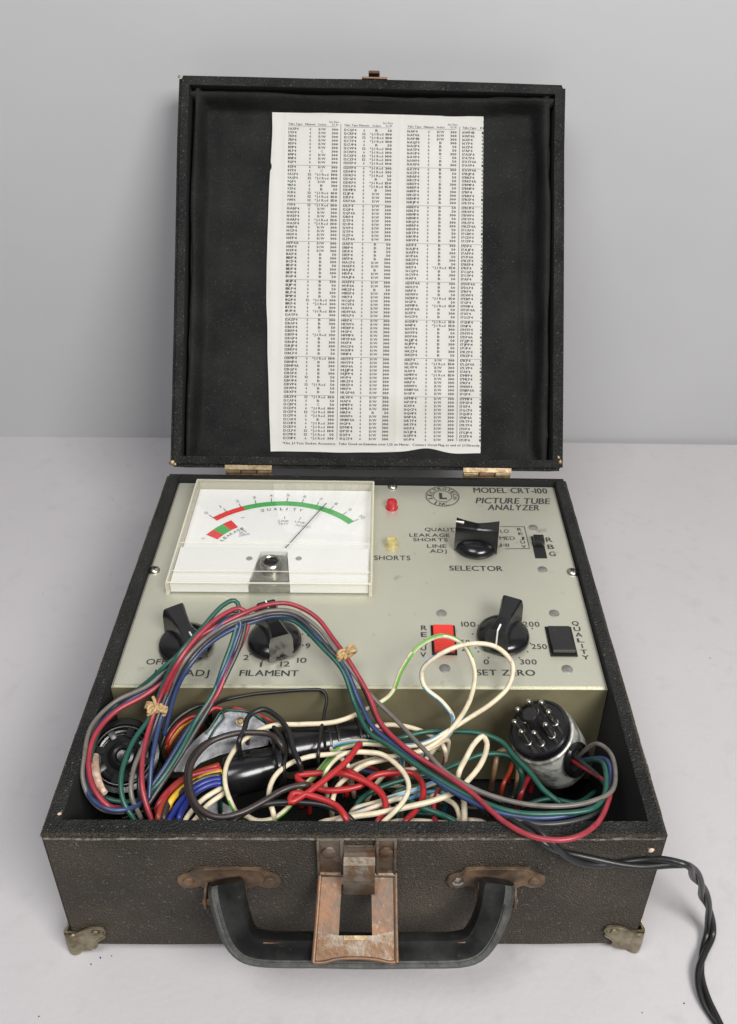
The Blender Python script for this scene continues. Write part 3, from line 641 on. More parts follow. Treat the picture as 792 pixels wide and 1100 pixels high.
# ================================================================= the chart in the lid
PN=-.0215; CD=CAMP-LO; CU_,CN_=CD.dot(LU),CD.dot(LN)
def pn(x,u): return PN+.0005*math.sin((x+.09)*22)+.0003*vn(x*30,u*30,21)+(.0020*math.exp(-(u-.0145)/.006) if u<.05 else 0)+.0014*math.exp(-((x+.0895)/.006)**2)+.0006*math.exp(-((x-.0245)/.0016)**2)+.0004*math.exp(-((x+.078)/.0013)**2)
def CH(x,u,off=0):
    n=pn(x,u)+off; k=(n+.036)/(CN_+.036); return LP(x+(CAMP.x-x)*k,u+(CU_-u)*k,n)
def edgeL(u): 
    t=(u-.0148)/(.3205-.0148); return -.0868-.0035*t-.0042*math.sin(PI*min(1,max(0,t)))**1.2+.0005*vn(u*40,1,22)*(1 if t>.02 else 0)+(.0010 if abs(u-.2700)<.0030 else 0)
def edgeB(x): return .0150+.0008*vn(x*40,5,23)+(.0045*math.exp(-((x-.052)/.016)**2)) 
def edgeT(x): return .3203+.0005*vn(x*50,7,24)
bm=NB(); NX,NU=150,120; G=[]
for j in range(NU+1):
    row=[]
    for i in range(NX+1):
        s=i/NX; t=j/NU; xx=-.087+s*.1875; u=edgeB(xx)*(1-t)+edgeT(xx)*t; x=edgeL(u)*(1-s)+(.1000+.00012*(1 if j%2 else -1)*(1 if s==1 else 0))*s
        row.append(bm.verts.new(CH(x,u)))
    G.append(row)
for j in range(NU):
    for i in range(NX): bm.faces.new([G[j][i],G[j][i+1],G[j+1][i+1],G[j+1][i]])
r=bmesh.ops.solidify(bm,geom=bm.faces[:],thickness=.00015)
chart=obj('tube_chart',bm,'paper',ang=60); tag(chart,'white printed tube type chart in four columns pasted inside the open black lid','chart')
col=[['5AXP4 6 B/W 300','5YP4 6 B/W 300','7DP4 6 B/W 300','7RP4 6 B/W 300','8DP4 6 B/W 300','8HP4 6 B/W 300','8LP4 6 C 300','8MP4 6 B/W 300','8NP4 6 B/W 300','8QP4 6 B/W 300',
'8XP4 6 B/W 300','8YP4 6 C 300','9ACP4 12 *J-I~Red 100','9AGP4 12 *J-I~Red 100','9QP4 6 B/W 300','9RP4 6 B 300','9TP4 6 B 50','9UP4 12 *J-I~Red 100','9VP4 12 *J-I~Red 150','9WP4 12 *J-I~Red 150',
'9YP4 12 *J-I~Red 100','10ABP4 6 B/W 300','10ADP4 6 B/W 300','10AEP4 6 B/W 300','10ARP4 6 *J-I~Red 150','10ASP4 6 *J-I~Red 100','10BP4 6 B/W 300','10CP4 6 B/W 300','10DP4 6 B/W 300','10FP4 6 B/W 300',
'10FP4A 6 B/W 300','10RP4 6 B/W 300','10SP4 6 B/W 300','11AP4 6 B 50','11BP4 6 B 300','11CP4 6 B 300','11DP4 6 B 50','11EP4 6 B 300','11FP4 6 B 300','11GP4 6 B 50',
'11HP4 6 B 300','11JP4 6 B 50','11KP4 6 B 50','11LP4 6 B 300','11MP4 6 B 50','11QP4 12 *J-I~Red 300','11RP4 6 *J-I~Red 300','11TP4 6 B 300','11UP4 6 *J-I~Red 150','12ATP4 6 B 300',
'12AZP4 6 B 300','12BAP4 6 B 300','12BDP4 6 B 50','12BEP4 6 C 50','12BFP4 6 *J-I~Red 300','12BGP4 6 B 50','12BHP4 6 B 300','12BJP4 6 B 300','12BKP4 6 B 50','12BLP4 6 B 50',
'12BMP4 6 *J-I~Red 100','12BNP4 6 B 300','12BNP4A 6 B 300','12BQP4 6 B 50','12BSP4 6 B 300','12BTP4 12 B 50','12BUP4 6 B 50','12BVP4 12 *J-I~Red 50','12BWP4 6 B 50','12BXP4 6 B 50',
'12BZP4 12 *J-I~Red 100','12CAP4 6 B 50','12CBP4 6 C 50','12CDP4 6 *J-I~Red 100','12CEP4 12 *J-I~Red 100','12CFP4 6 *J-I~Red 300','12CGP4 6 B 300','12CHP4 6 *J-I~Red 300','12CKP4 6 *J-I~Red 100','12CLP4 12 *J-I~Red 100','12CMP4 12 *J-I~Red 50','12CNP4 6 *J-I~Red 300']]
def series(spec,fill,tail):
    rows=list(spec); k=0; L1='ABCDEFGHJKLMNPQRSTUVWXYZ'
    while len(rows)<82:
        pre=tail[min(len(tail)-1,k//20)]; s=pre+(L1[(k//3)%24] if k%3 else '')+L1[(k*5+3)%24]+'P4'+('A' if k%7==3 else ''); rows.append(s+fill(k)); k+=1
    return rows
col.append(series(['12CQP4 6 B 50','12CRP4 12 *J-I~Red 100','12CSP4 12 *J-I~Red 100','12CTP4 6 *J-I~Red 100','12CUP4 6 B 50','12CVP4 12 *J-I~Red 100','12CWP4 6 *J-I~Red 100','12CXP4 12 *J-I~Red 100','12CZP4 12 *J-I~Red 100','12DEP4 6 *J-I~Red 100',
'12DFP4 6 *J-I~Red 300','12DHP4 6 *J-I~Red 300','12DKP4 6 *J-I~Red 50','12DGP4 6 B 50','12DKP4 6 *J-I~Red 150','12DLP4 6 *J-I~Red 150','12DMP4 6 B 300','12JP4 6 B/W 300','12KP4 6 B/W 300','12KP4A 6 B/W 300',
'12LP4 6 B/W 300','12QP4 6 B/W 300','12QP4A 6 B/W 300','12RP4 6 B/W 300','12TP4 6 B/W 300','12UP4 6 B/W 300','12VP4 6 B/W 300','12YP4 6 B/W 300','12ZP4 6 B/W 300','12ZP4A 6 B/W 300','13AP4 6 B 50','13BP4 6 B 50','13DP4 6 B 50','13EP4 6 B 50','13FP4 6 B 300','14ACP4 6 B/W 300','14AEP4 6 B/W 300','14AJP4 6 B 300'],lambda k:' 6 '+('B 50' if k in(4,36) else 'B/W 300'),['14','14','15','16']))
col.append(series(['16AP4 6 B/W 300','16AP4A 6 B/W 300','16AP4B 6 B/W 300','16AQP4 6 B 300','16ASP4 6 B 50','16ATP4 6 B 50','16AUP4 6 B 300','16AVP4 6 C 50','16AWP4 6 B 50','16AXP4 6 B 300',
'16AYP4 6 B 300','16AZP4 6 B 50','16BAP4 6 B 50','16BCP4 6 C 50','16BDP4 6 B 300','16BEP4 6 B 50','16BFP4 6 B 300','16BGP4 6 B 300','16BHP4 6 B 300','16BJP4 6 B 300','16BKP4 6 B 50','16BLP4 6 B 50','16BMP4 6 B 300','16BNP4 6 B 50','16BQP4 6 B 300','16BRP4 6 B 300','16BSP4 6 B 50','16BTP4 6 B 50','16BUP4 6 B 50','16BVP4 6 B 300'],lambda k:' 6 '+('*J-I~Red 150' if k in(6,14,16,20,21,31,34) else 'B 50' if k<30 and k%2 else 'B 300' if k<30 else 'B/W 300'),['16']))
col.append(series(['16WP4B','16WP4A','16XP4','16YP4','16ZP4','17AP4','17ASP4','17ATP4','17ATP4A','17AVP4','17AVP4A','17BJP4','17BKP4','17BKP4A','17BMP4','17BNP4','17BP4','17BRP4','17BSP4','17BTP4','17BUP4','17BVP4','17BWP4','17BYP4','17BZP4','17BZP4A','17CAP4','17CBP4','17CDP4','17CFP4'],lambda k:'',['17']))
TOPU,BOTU=.3078,.0272
cx_=[(-.0760,-.0562,-.0455,-.0315),(-.0258,-.0078,.0034,.0170),(.0312,.0505,.0612,.0755),(.0810,)]
U=lambda k:TOPU-.0022-(TOPU-BOTU-.0010)*((k+.35)+(k//10 if k<80 else 7)*.32)/(82-.65+7*.32)
def P3(x,u): return CH(x,u,.00022)
bm=NB(); hh=.0023
def cell(s,x,u,align,h=hh,cw=.00135,mi=0,res=1,bold=.06):
    w=cw*len(s); x0=x-w/2 if align=='c' else x-w if align=='r' else x
    text(bm,s,lambda a_,b_:P3(x0+a_*w,u+b_*h),res=res,mi=mi,bold=bold)
ru=lambda xa,xb,u:[bm.faces.new([bm.verts.new(P3(x_,u_)) for x_,u_ in ((xa+(xb-xa)*k/12,u-.00012),(xa+(xb-xa)*(k+1)/12,u-.00012),(xa+(xb-xa)*(k+1)/12,u+.00012),(xa+(xb-xa)*k/12,u+.00012))]) for k in range(12)]
for c,rows in enumerate(col):
    X=cx_[c]
    for k,rw in enumerate(rows):
        f=rw.split(' '); u=U(k)
        cell(f[0],X[0],u,'l',cw=.00180,bold=.07)
        if c<3:
            cell(f[1],X[1],u,'c'); cell(f[2].replace('~',' '),X[2],u,'c',cw=.0015 if '~' in f[2] else .0021,bold=.04); cell(f[3],X[3],u,'r',cw=.0018,bold=.09)
        else: cell('6' if k%9 else '1',.0992,u,'c')
    cell('Tube Type',X[0],TOPU+.0012,'l',h=.0019,cw=.00138)
    if c<3:
        cell('Filament',X[1],TOPU+.0012,'c',h=.0019,cw=.00112); cell('Socket',X[2],TOPU+.0012,'c',h=.0019,cw=.0012); cell('Set Zero',X[3]+.001,TOPU+.0038,'r',h=.0019,cw=.0011); cell('To Vi',X[3],TOPU+.0012,'r',h=.0019,cw=.0011)
        ru(X[0],X[3]-.0010,TOPU+.0003)
        for b in range(1,8): ru(X[0]+(.0003),X[3],U(10*b)+(U(10*b-1)-U(10*b))*.56)
    else:
        cell('Fi',.0985,TOPU+.0012,'c',h=.0019); ru(X[0],.0996,TOPU+.0003)
        for b in range(1,8): ru(X[0],.0996,U(10*b)+(U(10*b-1)-U(10*b))*.56)
for x in (-.0288,.0785):
    for k in range(60):
        u0=BOTU-.001+(TOPU+.003-BOTU+.001)*k/60; u1=BOTU-.001+(TOPU+.003-BOTU+.001)*(k+1)/60
        bm.faces.new([bm.verts.new(P3(x+dx+(.0006 if x<0 else .0002)*(1-k/60),u_)) for dx,u_ in ((-.0002,u0),(.0002,u0),(.0002,u1),(-.0002,u1))])
cell('*Use J-I Test Socket Accessory.  Tube Good on Emission over 1.25 on Meter.  Connect Octal Plug at end of J-I Directly',-.0765,.0215,'l',h=.0021,cw=.00150,res=2)
obj('printed_text',bm,'chartink',chart,smooth=False)
# ================================================================= wiring
YW=PY0-.0004
def wp(px,py,z,r=.0015):
    p=az(px,py,z)
    if z<ZP+.001:
        if p.y>YW-r: p=ay(px,py,YW-r)
        if p.y<T+r: p.y=T+r+.0002
        p.x=max(-W/2+T+r+.0004,min(W/2-T-r-.0004,p.x))
        p.z=max(.014,p.z)
    elif p.y<YW and p.y>T: p.x=max(-W/2+T+.0004,p.x) if p.z<H else p.x
    return p
def wpath(P,r,drop=(0,0),wob=0):
    Q=[wp(*p,r) for p in P]
    if wob: Q=[q+Vector((random.uniform(-1,1),random.uniform(-1,1),random.uniform(-1,1)))*wob for q in Q]
    if drop[0]: 
        q=Q[0]; Q.insert(0,Vector((q.x,q.y+.004,max(.014,q.z-drop[0]))))
    if drop[1]: 
        q=Q[-1]; Q.append(Vector((q.x,q.y+.004,max(.014,q.z-drop[1]))))
    return Q
def Zc(P,z): return [(a,b,z if len(c)==0 else c[0]) for a,b,*c in P]
GW='loose wires tangled in the front compartment'
def wire(colr,P,z,label,r=.00155,stripe=None,drop=(.03,.03),srate=.10,parent=None,name='hookup_wire'):
    bm=NB(); mats=['w_'+colr]
    st=None
    if stripe: mats.append('w_'+stripe); st=(1,srate,random.randint(0,9),2)
    tube(bm,wpath(Zc(P,z),r,drop),r,10,stripe=st)
    if parent: 
        o=obj(name,bm,mats,parent,ang=180); o['label']=label; return o
    o=obj(name,bm,mats,ang=180); return tag(o,label,'wire',GW)
wire('white',[(420,746,.112),(392,763,.104),(362,775,.098),(325,778,.096),(295,779,.095),(277,785,.094),(256,800.6,.092),(243.6,822,.09),(242,843,.09),(251,868,.086),(262,884,.075)][::-1]+[(431.6,719.5,.125),(449,695,.135),(476,683,.137),(498,693,.133),(510,719.5,.124),(507,746,.113),(493.5,772.5,.100),(470,797,.090),(440,810,.086),(396,817,.084),(370,829,.078)],.09,'cream wire with green stripe arching over the red switch and running far left',stripe='sgreen')
wire('white',[(374,822,.083),(356,803,.085),(385,796,.088),(418,801,.09),(454,799,.091),(480,786,.094),(502,772.5,.099),(529,755,.108),(546.5,737,.115),(551,715,.124),(533,695,.136),(502,692,.139),(471,704,.134),(454,719.5,.124),(456,737,.116),(476,755,.108),(487,772.5,.098),(482,789,.088),(455,806,.080)],.09,'cream wire with a blue stripe looping in front of the set zero knob',stripe='sblue')
wire('white',[(430,812),(420,813),(392,808),(362,810),(331.5,813),(307,823),(293.6,837),(289,855),(293.6,873)],.094,'plain cream wire curving round the middle of the pile with a blue trace',stripe='sblue',srate=.05)
wire('white',[(425.5,800,.082),(410,800),(389,799),(362,806),(352,817),(337.6,834),(322,849),(310,867),(295,879),(277,882),(262,876)],.090,'cream wire with green stripe dipping down to the front wall left of the latch',stripe='sgreen')
wire('white',[(430,815),(410,816),(392,822),(374,834),(362,846),(357,862)],.084,'short cream wire bending down behind the red loops')
wire('white',[(431,858),(405,866),(386,873),(356,881),(344,884)],.088,'cream wire lying low along the front wall behind the latch')
wire('white',[(239,846),(219,858),(207,870),(198,884)],.085,'left cream wire of the pair at the foot of the black socket',drop=(.005,.03))
wire('white',[(241,852),(222,866),(212,878),(206,886)],.084,'right cream wire of the pair at the foot of the black socket',drop=(.005,.03))
wire('brightred',[(386,799),(374,816),(350,837),(325,855),(312,862),(314,853),(335,855),(362,866),(372,880)],.101,'bright red wire crossing steeply over the middle of the pile',r=.0018,drop=(.01,.03))
wire('brightred',[(330,846),(319,834),(337.6,831),(368,831),(398,843),(413,858),(414,872),(405,884)],.093,'bright red wire arching down beside the crossing red wire',r=.0018)
wire('brightred',[(322,840),(350,849),(386,844.5),(403,833),(425.5,830),(443.6,831),(454,842),(453,860.5),(443.6,874),(434.5,884)],.088,'red wire making a wide arch right of the middle',r=.0018)
wire('maroon',[(471,849),(466,863),(467.5,881),(470,886)],.085,'short dark red wire diving behind the front wall',drop=(.02,.03))
wire('maroon',[(394,783,.08),(414,786,.078),(430,800,.075),(440,815,.07)],.08,'dark red wire low behind the cable bundle')
wire('brown',[(330,843),(307,847.6),(283,861),(259,873),(234.5,878),(213,867),(204,843),(207,819),(225.5,797.6),(250,788.5),(271,787),(290,789),(302,800)],.1005,'glossy dark brown cord looping round the left white wire',r=.0018,drop=(.01,.03))
wire('brown',[(222,884),(208,866),(200.5,842),(203,819),(218,800),(240,791),(262,788)],.0945,'thin dark brown cord running beside the brown loop',r=.0015)
wire('black',[(250,884),(256,878),(277,866),(307,862),(344,864),(362,870),(378,881)],.098,'black wire snaking along the front wall below the red loops',r=.0017)
wire('black',[(257,796),(262,785.5),(268,769),(283,762),(298,770),(310,785.5),(316,807),(322,820)],.1005,'black cord arching over the grey metal bracket',r=.0017)
wire('black',[(222,764,.09),(237.6,753.6,.098),(271,746,.1),(301,743,.1),(331.5,741,.1),(347,742,.1),(351,750,.1),(349,764),(345,785.5),(342,810)],.097,'thin black wire running along the top of the chassis wall',r=.0011)
wire('black',[(292,779),(301,790),(307,806),(305,826)],.094,'black wire curving down over the socket flange',r=.0014)
wire('green',[(405,800,.075),(430,793),(455,786.6),(482,785.5),(516,788),(539,797),(553,813),(568.6,829),(584,848.5),(603,864,.083)],.085,'green wire sweeping right and down in front of the metal plug',r=.0017,drop=(.01,.01))
wire('green',[(382,867),(394,853.6),(418.6,842),(448,834),(471,829),(494,819.5),(521,810),(548,813),(560,830)],.076,'green wire low in the pile rising to the right',r=.0017)
wire('green',[(440,862),(455,868),(471,874),(489,883)],.09,'short green wire sloping to the front wall right of the latch',r=.0017)
wire('green',[(196,888),(205,872),(216,862),(232,856)],.08,'short green wire beside the cream pair',r=.0016)
wire('white',[(493.6,828.6),(500.5,815),(509.5,799),(518.6,791),(523,797),(522,808),(516,822),(505,836),(490,850),(466,860),(437,867),(403,874),(380,877.5),(362,884)],.095,'cream wire with red stripe in a narrow upright loop right of centre',stripe='sred',srate=.04,r=.0017)
wire('white',[(380,829),(394,820.5),(414,816),(437,810),(459.5,805),(480,794.5)],.087,'cream wire rising gently under the blue striped loop')
wire('white',[(350,828),(365,812),(380,808),(394,808),(409.5,810),(425.5,820.7),(437,835.5),(439,849),(432,863),(420,876),(410,886)],.0985,'cream wire with green stripe hooking down at the middle',stripe='sgreen',srate=.06)
wire('white',[(392.5,790),(402,781),(416,778.6),(434.5,780),(453,785.5),(470,795),(478,805)],.082,'cream wire with red stripe arching behind the bundle',stripe='sred')
wire('white',[(494,845),(498,858),(499,884)],.088,'short cream wire end dropping straight to the front wall',r=.0018,drop=(.01,.03))
wire('white',[(466,855),(478,858),(489,865),(494,878)],.085,'short cream wire bending down beside the straight cream end',drop=(.02,.03))
wire('white',[(380,870),(405,862),(428,854),(448,848),(464,842),(480,838)],.083,'cream wire lying flat under the red arch with a blue stripe',stripe='sblue')
wire('white',[(420,884),(450,882),(478,884),(500,881),(520,884)],.082,'cream wire just showing above the front wall')
wire('brightred',[(372,828),(394,840),(409.5,851),(414,867),(408,884)],.0905,'red wire bending down just left of the green stripe',r=.0018)
wire('green',[(425,852),(440,846),(460,845),(480,852)],.078,'dark green wire end under the red arch',r=.0016)
wire('sblue',[(430,866),(445,856),(460,851),(478,853)],.08,'short pale blue wire under the cream wires',r=.0014)
wire('tan',[(532,823),(536,808,.07),(547,806,.07),(556,820,.06),(556,838,.05)],.065,'tan wire loop deep below the metal plug',r=.0018)
wire('orange',[(541,842),(548,828),(551,815)],.06,'orange red wire deep below the metal plug',r=.0014)
wire('maroon',[(560,852),(566,838),(575,826)],.055,'dark red wire in the shadow under the metal plug',r=.0018)
for i,(c_,P,lb) in enumerate((('darkgrey',[(420,850),(470,862),(520,868),(560,852)],'charcoal wire at the bottom below the cable bundle'),('black',[(400,840),(440,858),(500,850),(540,862)],'black wire at the bottom under the green wires'),('green',[(560,866),(590,858),(620,862),(640,850)],'green wire at the bottom near the right wall'),('darkgrey',[(250,800),(300,812),(350,808),(400,815)],'charcoal wire at the bottom behind the black socket'),('black',[(130,880),(170,868),(210,872),(250,880)],'black wire at the bottom near the left corner'))):
    wire(c_,P,.04+.005*i,lb,drop=(0,0))
# extra buried wires that fill the pile
for i in range(7):
    x=random.uniform(345,500); y=random.uniform(815,875); a=random.uniform(-.9,.9); l=random.uniform(30,60)
    c_=('white','brightred','green','black','blue','white')[i%6]
    ws=['upper','second','third','fourth','fifth','lowest']
    P=[(x+l*t*math.cos(a),min(880,max(800,y+l*t*math.sin(a)*.7+8*math.sin(t*4+i)))) for t in (-1,-.4,.3,1)]
    o=wire(c_,P,.050+.0025*i,'x',drop=(.01,.01)); o['label']={'white':'cream','brightred':'bright red','green':'green','black':'black','blue':'blue'}[c_]+' wire buried under the others in the middle of the pile'; o['group']='wires buried in the middle of the pile'
# ---- left round socket
V=lambda p:(CAMP-p).normalized()
XC=ROT@Vector((1,0,0)); YC=ROT@Vector((0,1,0))
c=az(132,812,.086); A=(V(c)+YC*.10+XC*.03).normalized()
t=thing('round_socket',(c.x,c.y,.03),'round black picture tube socket facing up at the left end of the compartment','socket')
bm=NB(); lathe(bm,c-A*.030,A,[(0,0),(.017,0),(.0205,.006),(.0210,.024),(.0222,.026),(.0225,.030),(.0215,.0325),(.0185,.0330),(.0178,.0300),(.0160,.0290),(.0158,.0315),(.0150,.0325),(.0138,.0322),(.0132,.0265),(0,.0260)],48)
obj('socket_shell',bm,'bakelite',t,ang=30)
bm=NB(); lathe(bm,c-A*.0035,A,[(.0130,0),(.0128,.0004),(0,.0004)],40); obj('socket_floor',bm,'dark',t)
ax,u_,v_=basis(A)
for k in range(8):
    a0=2*PI*k/8+.2; bm=NB()
    d=u_*math.cos(a0)+v_*math.sin(a0); e_=ax.cross(d)
    hexa(bm,[c+ax*h+d*i+e_*j for h in (-.001,.0035) for i,j in ((.0110,-.0018),(.0162,-.0022),(.0162,.0022),(.0110,.0018))],bev=.0003)
    obj('contact_rib',bm,'dark' if k%2 else 'black',t)
bm=NB(); lathe(bm,c-A*.001,A,[(.0085,0),(.0080,.0035),(.0062,.0045),(.0045,.0040),(.0035,.0020),(0,.0015)],30); obj('hub',bm,'bakelite',t)
bm=NB()
for k in range(40):
    a0=2*PI*k/40; a1=2*PI*(k+1)/40
    if 16<k<22: continue
    tube(bm,[c+ax*.0030+(u_*math.cos(q)+v_*math.sin(q))*.0171 for q in (a0,a1)],.0005,6,smooth=False)
obj('metal_ring',bm,'nickel',t)
bm=NB(); P=[wp(100,812,.095),wp(101,825,.096),wp(105,840,.096),wp(113,852,.095)]
tube(bm,P,.0032,12,rad=lambda s:.55+.45*math.sin(PI*min(1,s*1.0+.1))); tag(obj('tape_wrap',bm,'tape',t),label='cream and red cloth tape')
# ---- black tube socket in the middle with coloured leads
c1=wp(240,836,.078); c2=wp(300,822,.078); ax=(c2-c1).normalized()
t=thing('neck_socket',((c1+c2)/2-Vector((0,0,.02))),'long glossy black tube neck socket lying across the left middle of the compartment','socket')
Lg=(c2-c1).length
bm=NB(); lathe(bm,c1,ax,[(0,0),(.0095,0),(.0120,.002),(.0125,.006),(.0125,Lg*.65),(.0118,Lg*.70),(.0118,Lg*.98),(0,Lg)],40); obj('socket_body',bm,'bakelite',t,ang=35)
bm=NB(); lathe(bm,c2-ax*.003,ax,[(0,0),(.0175,0),(.0190,.0012),(.0190,.0040),(.0175,.005),(0,.005)],44); obj('flange',bm,'bakelite',t,ang=35)
cols=[('maroon',[(238,826),(222,829),(203,834),(186,845),(170,866)],'dark red lead'),('brown',[(238,832),(218,836),(198,848),(182,862),(176,880)],'brown lead'),('yellow',[(239,829.5),(224,833),(208,840),(194,849),(182,864)],'yellow lead'),('deepblue',[(239,836.5),(224,839),(210,846),(197,858),(186,874),(181,884)],'deep blue lead'),('deepblue',[(239,841),(226,843),(212,850),(201,862),(192,880)],'second blue lead'),('orange',[(236,822),(210,831),(192,842),(178,856),(170,880)],'orange red lead')]
for c_,P,lb in cols: wire(c_,P,.088,lb,r=.0019,drop=(0,.03),parent=t,name='lead')
c1=wp(306,806,.080); c2=wp(345,800,.078); c3=wp(396,790,.078)
t=thing('black_adapter',((c1+c3)/2-Vector((0,0,.015))),'short stepped black plastic adapter lying against the chassis behind the cream wires','adapter')
a1=(c3-c1).normalized(); L1=(c3-c1).length
bm=NB(); lathe(bm,c1,a1,[(0,0),(.0128,0),(.0135,.001),(.0135,L1*.42),(.0118,L1*.46),(.0118,L1*.52),(.0108,L1*.54),(.0108,L1*.93),(.0100,L1),(0,L1)],36); obj('adapter_body',bm,'bakelite',t,ang=30)
bm=NB()
for k in (.50,.60,.86): lathe(bm,c1+a1*L1*k,a1,[(.0112,0),(.0122,.0004),(.0122,.0016),(.0112,.002)],36)
obj('collar',bm,'black',t)
# ---- bracket
zz=.088
P=[(247,764),(262,765),(272,769),(284,777),(292,786),(288,800),(262,806),(236,810),(215,819),(205,829),(187,829),(186,823),(197,811),(208,796),(222,784),(232,776),(236,768)]
o=az(235,800,.085); nrm=(V(o)+YC*.25).normalized()
PP=[atp(x,y,o,nrm) for x,y in P]
bm=NB(); prism(bm,[Vector((p.x,min(p.y,YW-.002),p.z)) for p in PP],-nrm*.0012,bev=.0003)
t=obj('metal_bracket',bm,'zinc'); tag(t,'dull grey sheet metal bracket with one rivet standing behind the brown loop','bracket')
bm=NB(); lathe(bm,atp(258.5,775,o,nrm),nrm,[(.0032,-.0002),(.0030,.0006),(.0020,.0009),(.0014,.0003),(0,.0002)],18); obj('rivet',bm,'brass',t)
bm=NB(); tube(bm,[atp(x,y,o+nrm*.002,nrm) for x,y in ((222,797),(232,781),(240,771),(238,764),(229,777),(221,788))],.0006,6); obj('edge_wire',bm,'w_green',t)
o=az(238,872,.062); nrm=(V(o)+YC*.2).normalized()
bm=NB(); prism(bm,[atp(x,y,o,nrm) for x,y in ((214,872),(222,862),(236,860),(254,870),(262,884),(262,900),(214,900))],-nrm*.0015,bev=.0003); tag(obj('metal_clip',bm,'zinc'),'small grey metal plate low behind the front wall inside the brown loop','bracket')
# upper left coloured leads curling behind the bundle
for c_,P,lb in (('brightred',[(180,797,.085),(192,779,.09),(207,770,.092),(218,769,.092),(232,760,.094),(244,766,.09)],'red wire curling round the bundle beside the grey bracket'),('yellow',[(180,800,.083),(190,786,.087),(201,776,.088),(212,772,.08)],'yellow wire curling beside the red one left of the bracket'),('orange',[(181,803,.082),(188,792,.085),(199,779,.087),(213,773,.08)],'orange wire tucked under the yellow one left of the bracket'),('black',[(172,806,.08),(183,780,.09),(200,765,.094),(222,757,.094)],'black wire curling outside the red one left of the bracket'),('green',[(236,764,.092),(252,763,.094),(268,765,.092),(282,773,.088)],'thin green wire along the top edge of the grey bracket'),('sred',[(250,761,.09),(272,766,.09),(292,775,.086)],'thin red wire along the top edge of the grey bracket')):
    wire(c_,P,.09,lb,r=.0014 if 'thin' not in lb else .0009,drop=(.02,.02))
# ---- the octal plug and its long cable
c=az(578,781,.094); A=(V(c)*math.cos(.76)+(-.55*XC+.83*YC).normalized()*math.sin(.76)).normalized(); ax,u_,v_=basis(A)
plug=thing('octal_plug_cable',(c.x,c.y-.01,.03),'eight pin black and metal octal plug with its bundled red, blue, green and grey cable','plug cable')
R0=.0198
bm=NB(); lathe(bm,c-A*.0065,A,[(R0*.97,-.001),(R0,0),(R0,.0052),(R0*.96,.0062),(R0*.90,.0065),(R0*.88,.0058),(0,.0056)],52); base=obj('plug_base',bm,'bakelite',plug,ang=30)
for k in range(8):
    a0=2*PI*(k+.5)/8+.12; d=u_*math.cos(a0)+v_*math.sin(a0); q=c+d*.0112-A*.001
    bm=NB(); lathe(bm,q,A,[(.0025,0),(.0025,.0006),(.0020,.0009),(.0020,.0128),(.0018,.0142),(.0010,.0150),(0,.0151)],14); obj('pin',bm,'nickel',base)
bm=NB(); lathe(bm,c-A*.001,A,[(.0048,0),(.0047,.0165),(.0042,.0173),(0,.0174)],26); obj('key_post',bm,'black',base,ang=30)
bm=NB(); lathe(bm,c-A*.0068,-A,[(0,0),(R0*1.02,0),(R0*1.06,.0008),(R0*1.06,.004),(R0*1.09,.006),(R0*1.09,.028),(R0*1.02,.036),(R0*.80,.041),(R0*.4,.043),(0,.0435)],52)
shell=obj('plug_shell',bm,'alu',plug,ang=35)
g0=atp(619,815,c-A*.020,V(c)); gx=(XC*.62+V(c)*.80-YC*.30).normalized()
gc=(c-A*.022)+ (gx-A*gx.dot(A)).normalized()*(R0*1.06); gn=(gx-A*gx.dot(A)).normalized()
bm=NB(); _,gu,gv=basis(gn)
al=A; bl=gn.cross(al)
tube(bm,[gc+gn*.001+al*math.cos(q)*.0118+bl*math.sin(q)*.0086 for q in [2*PI*k/20 for k in range(21)]],.0024,10)
obj('grommet',bm,'bakelite',shell)
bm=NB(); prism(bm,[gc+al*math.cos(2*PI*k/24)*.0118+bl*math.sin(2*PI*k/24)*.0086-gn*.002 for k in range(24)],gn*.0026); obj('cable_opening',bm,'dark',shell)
ge=gc-gn*.002
def cw(colr,P,label,r=.0015,start=None,end=None):
    Q=[wp(*p,r) for p in P]
    if start is not None: Q=[start]+Q
    if end is not None: Q=Q+[end]
    bm=NB(); tube(bm,Q,r,10); o=obj('cable_wire',bm,'w_'+colr,plug,ang=180); o['label']=label; return o
gr=lambda a,b:ge+al*a+bl*b
# bundle over the knobs, twine, right sweep into the plug
cw('red',[(166,785,.098),(180,741,.118),(192,714,.132),(212,686,.138),(237,671,.140),(261.5,659,.142),(286,650,.141),(307.5,648,.139),(325,653.6,.137),(342,665,.134),(356.5,684,.130),(374,708.5,.125),(396,746,.116),(409.5,777,.110),(436,803.5,.109),(476,830,.109),(507,852,.110),(542,883,.1125),(577.5,900,.1155),(613,901,.116),(639,887,.114),(652,865,.109),(654,845,.103)],'red cable wire',end=gr(.002,.002))
cw('grey',[(170,785,.096),(184,738,.118),(197,712,.132),(216,690,.137),(245,670,.139),(272,661,.140),(290,656,.139),(314.5,657,.137),(340,673,.133),(365,704,.126),(396,744,.115),(427,775,.110),(454,803.5,.109),(480,830,.109),(515.6,850,.110),(560,863,.111),(604,866,.111),(635,861,.110),(657,850,.109),(661,828,.106),(655,808,.103),(642,799,.100)],'grey cable wire',r=.0014,end=gr(-.003,-.002))
cw('darkgrey',[(175,785,.094),(188,735,.117),(203,711,.130),(222,690,.135),(250,671,.137),(274,664,.139),(292,659.5,.138),(314.5,661,.135),(338,679,.131),(358,702,.126),(374,714,.122),(392,742,.113),(404,770,.105),(420,792,.102),(450,817,.101),(480,839,.102),(510,859,.104),(542,876,.108),(577,885,.110),(617,882,.109),(645,870,.106),(651,845,.101)],'charcoal cable wire',r=.0015,end=gr(.004,-.001))
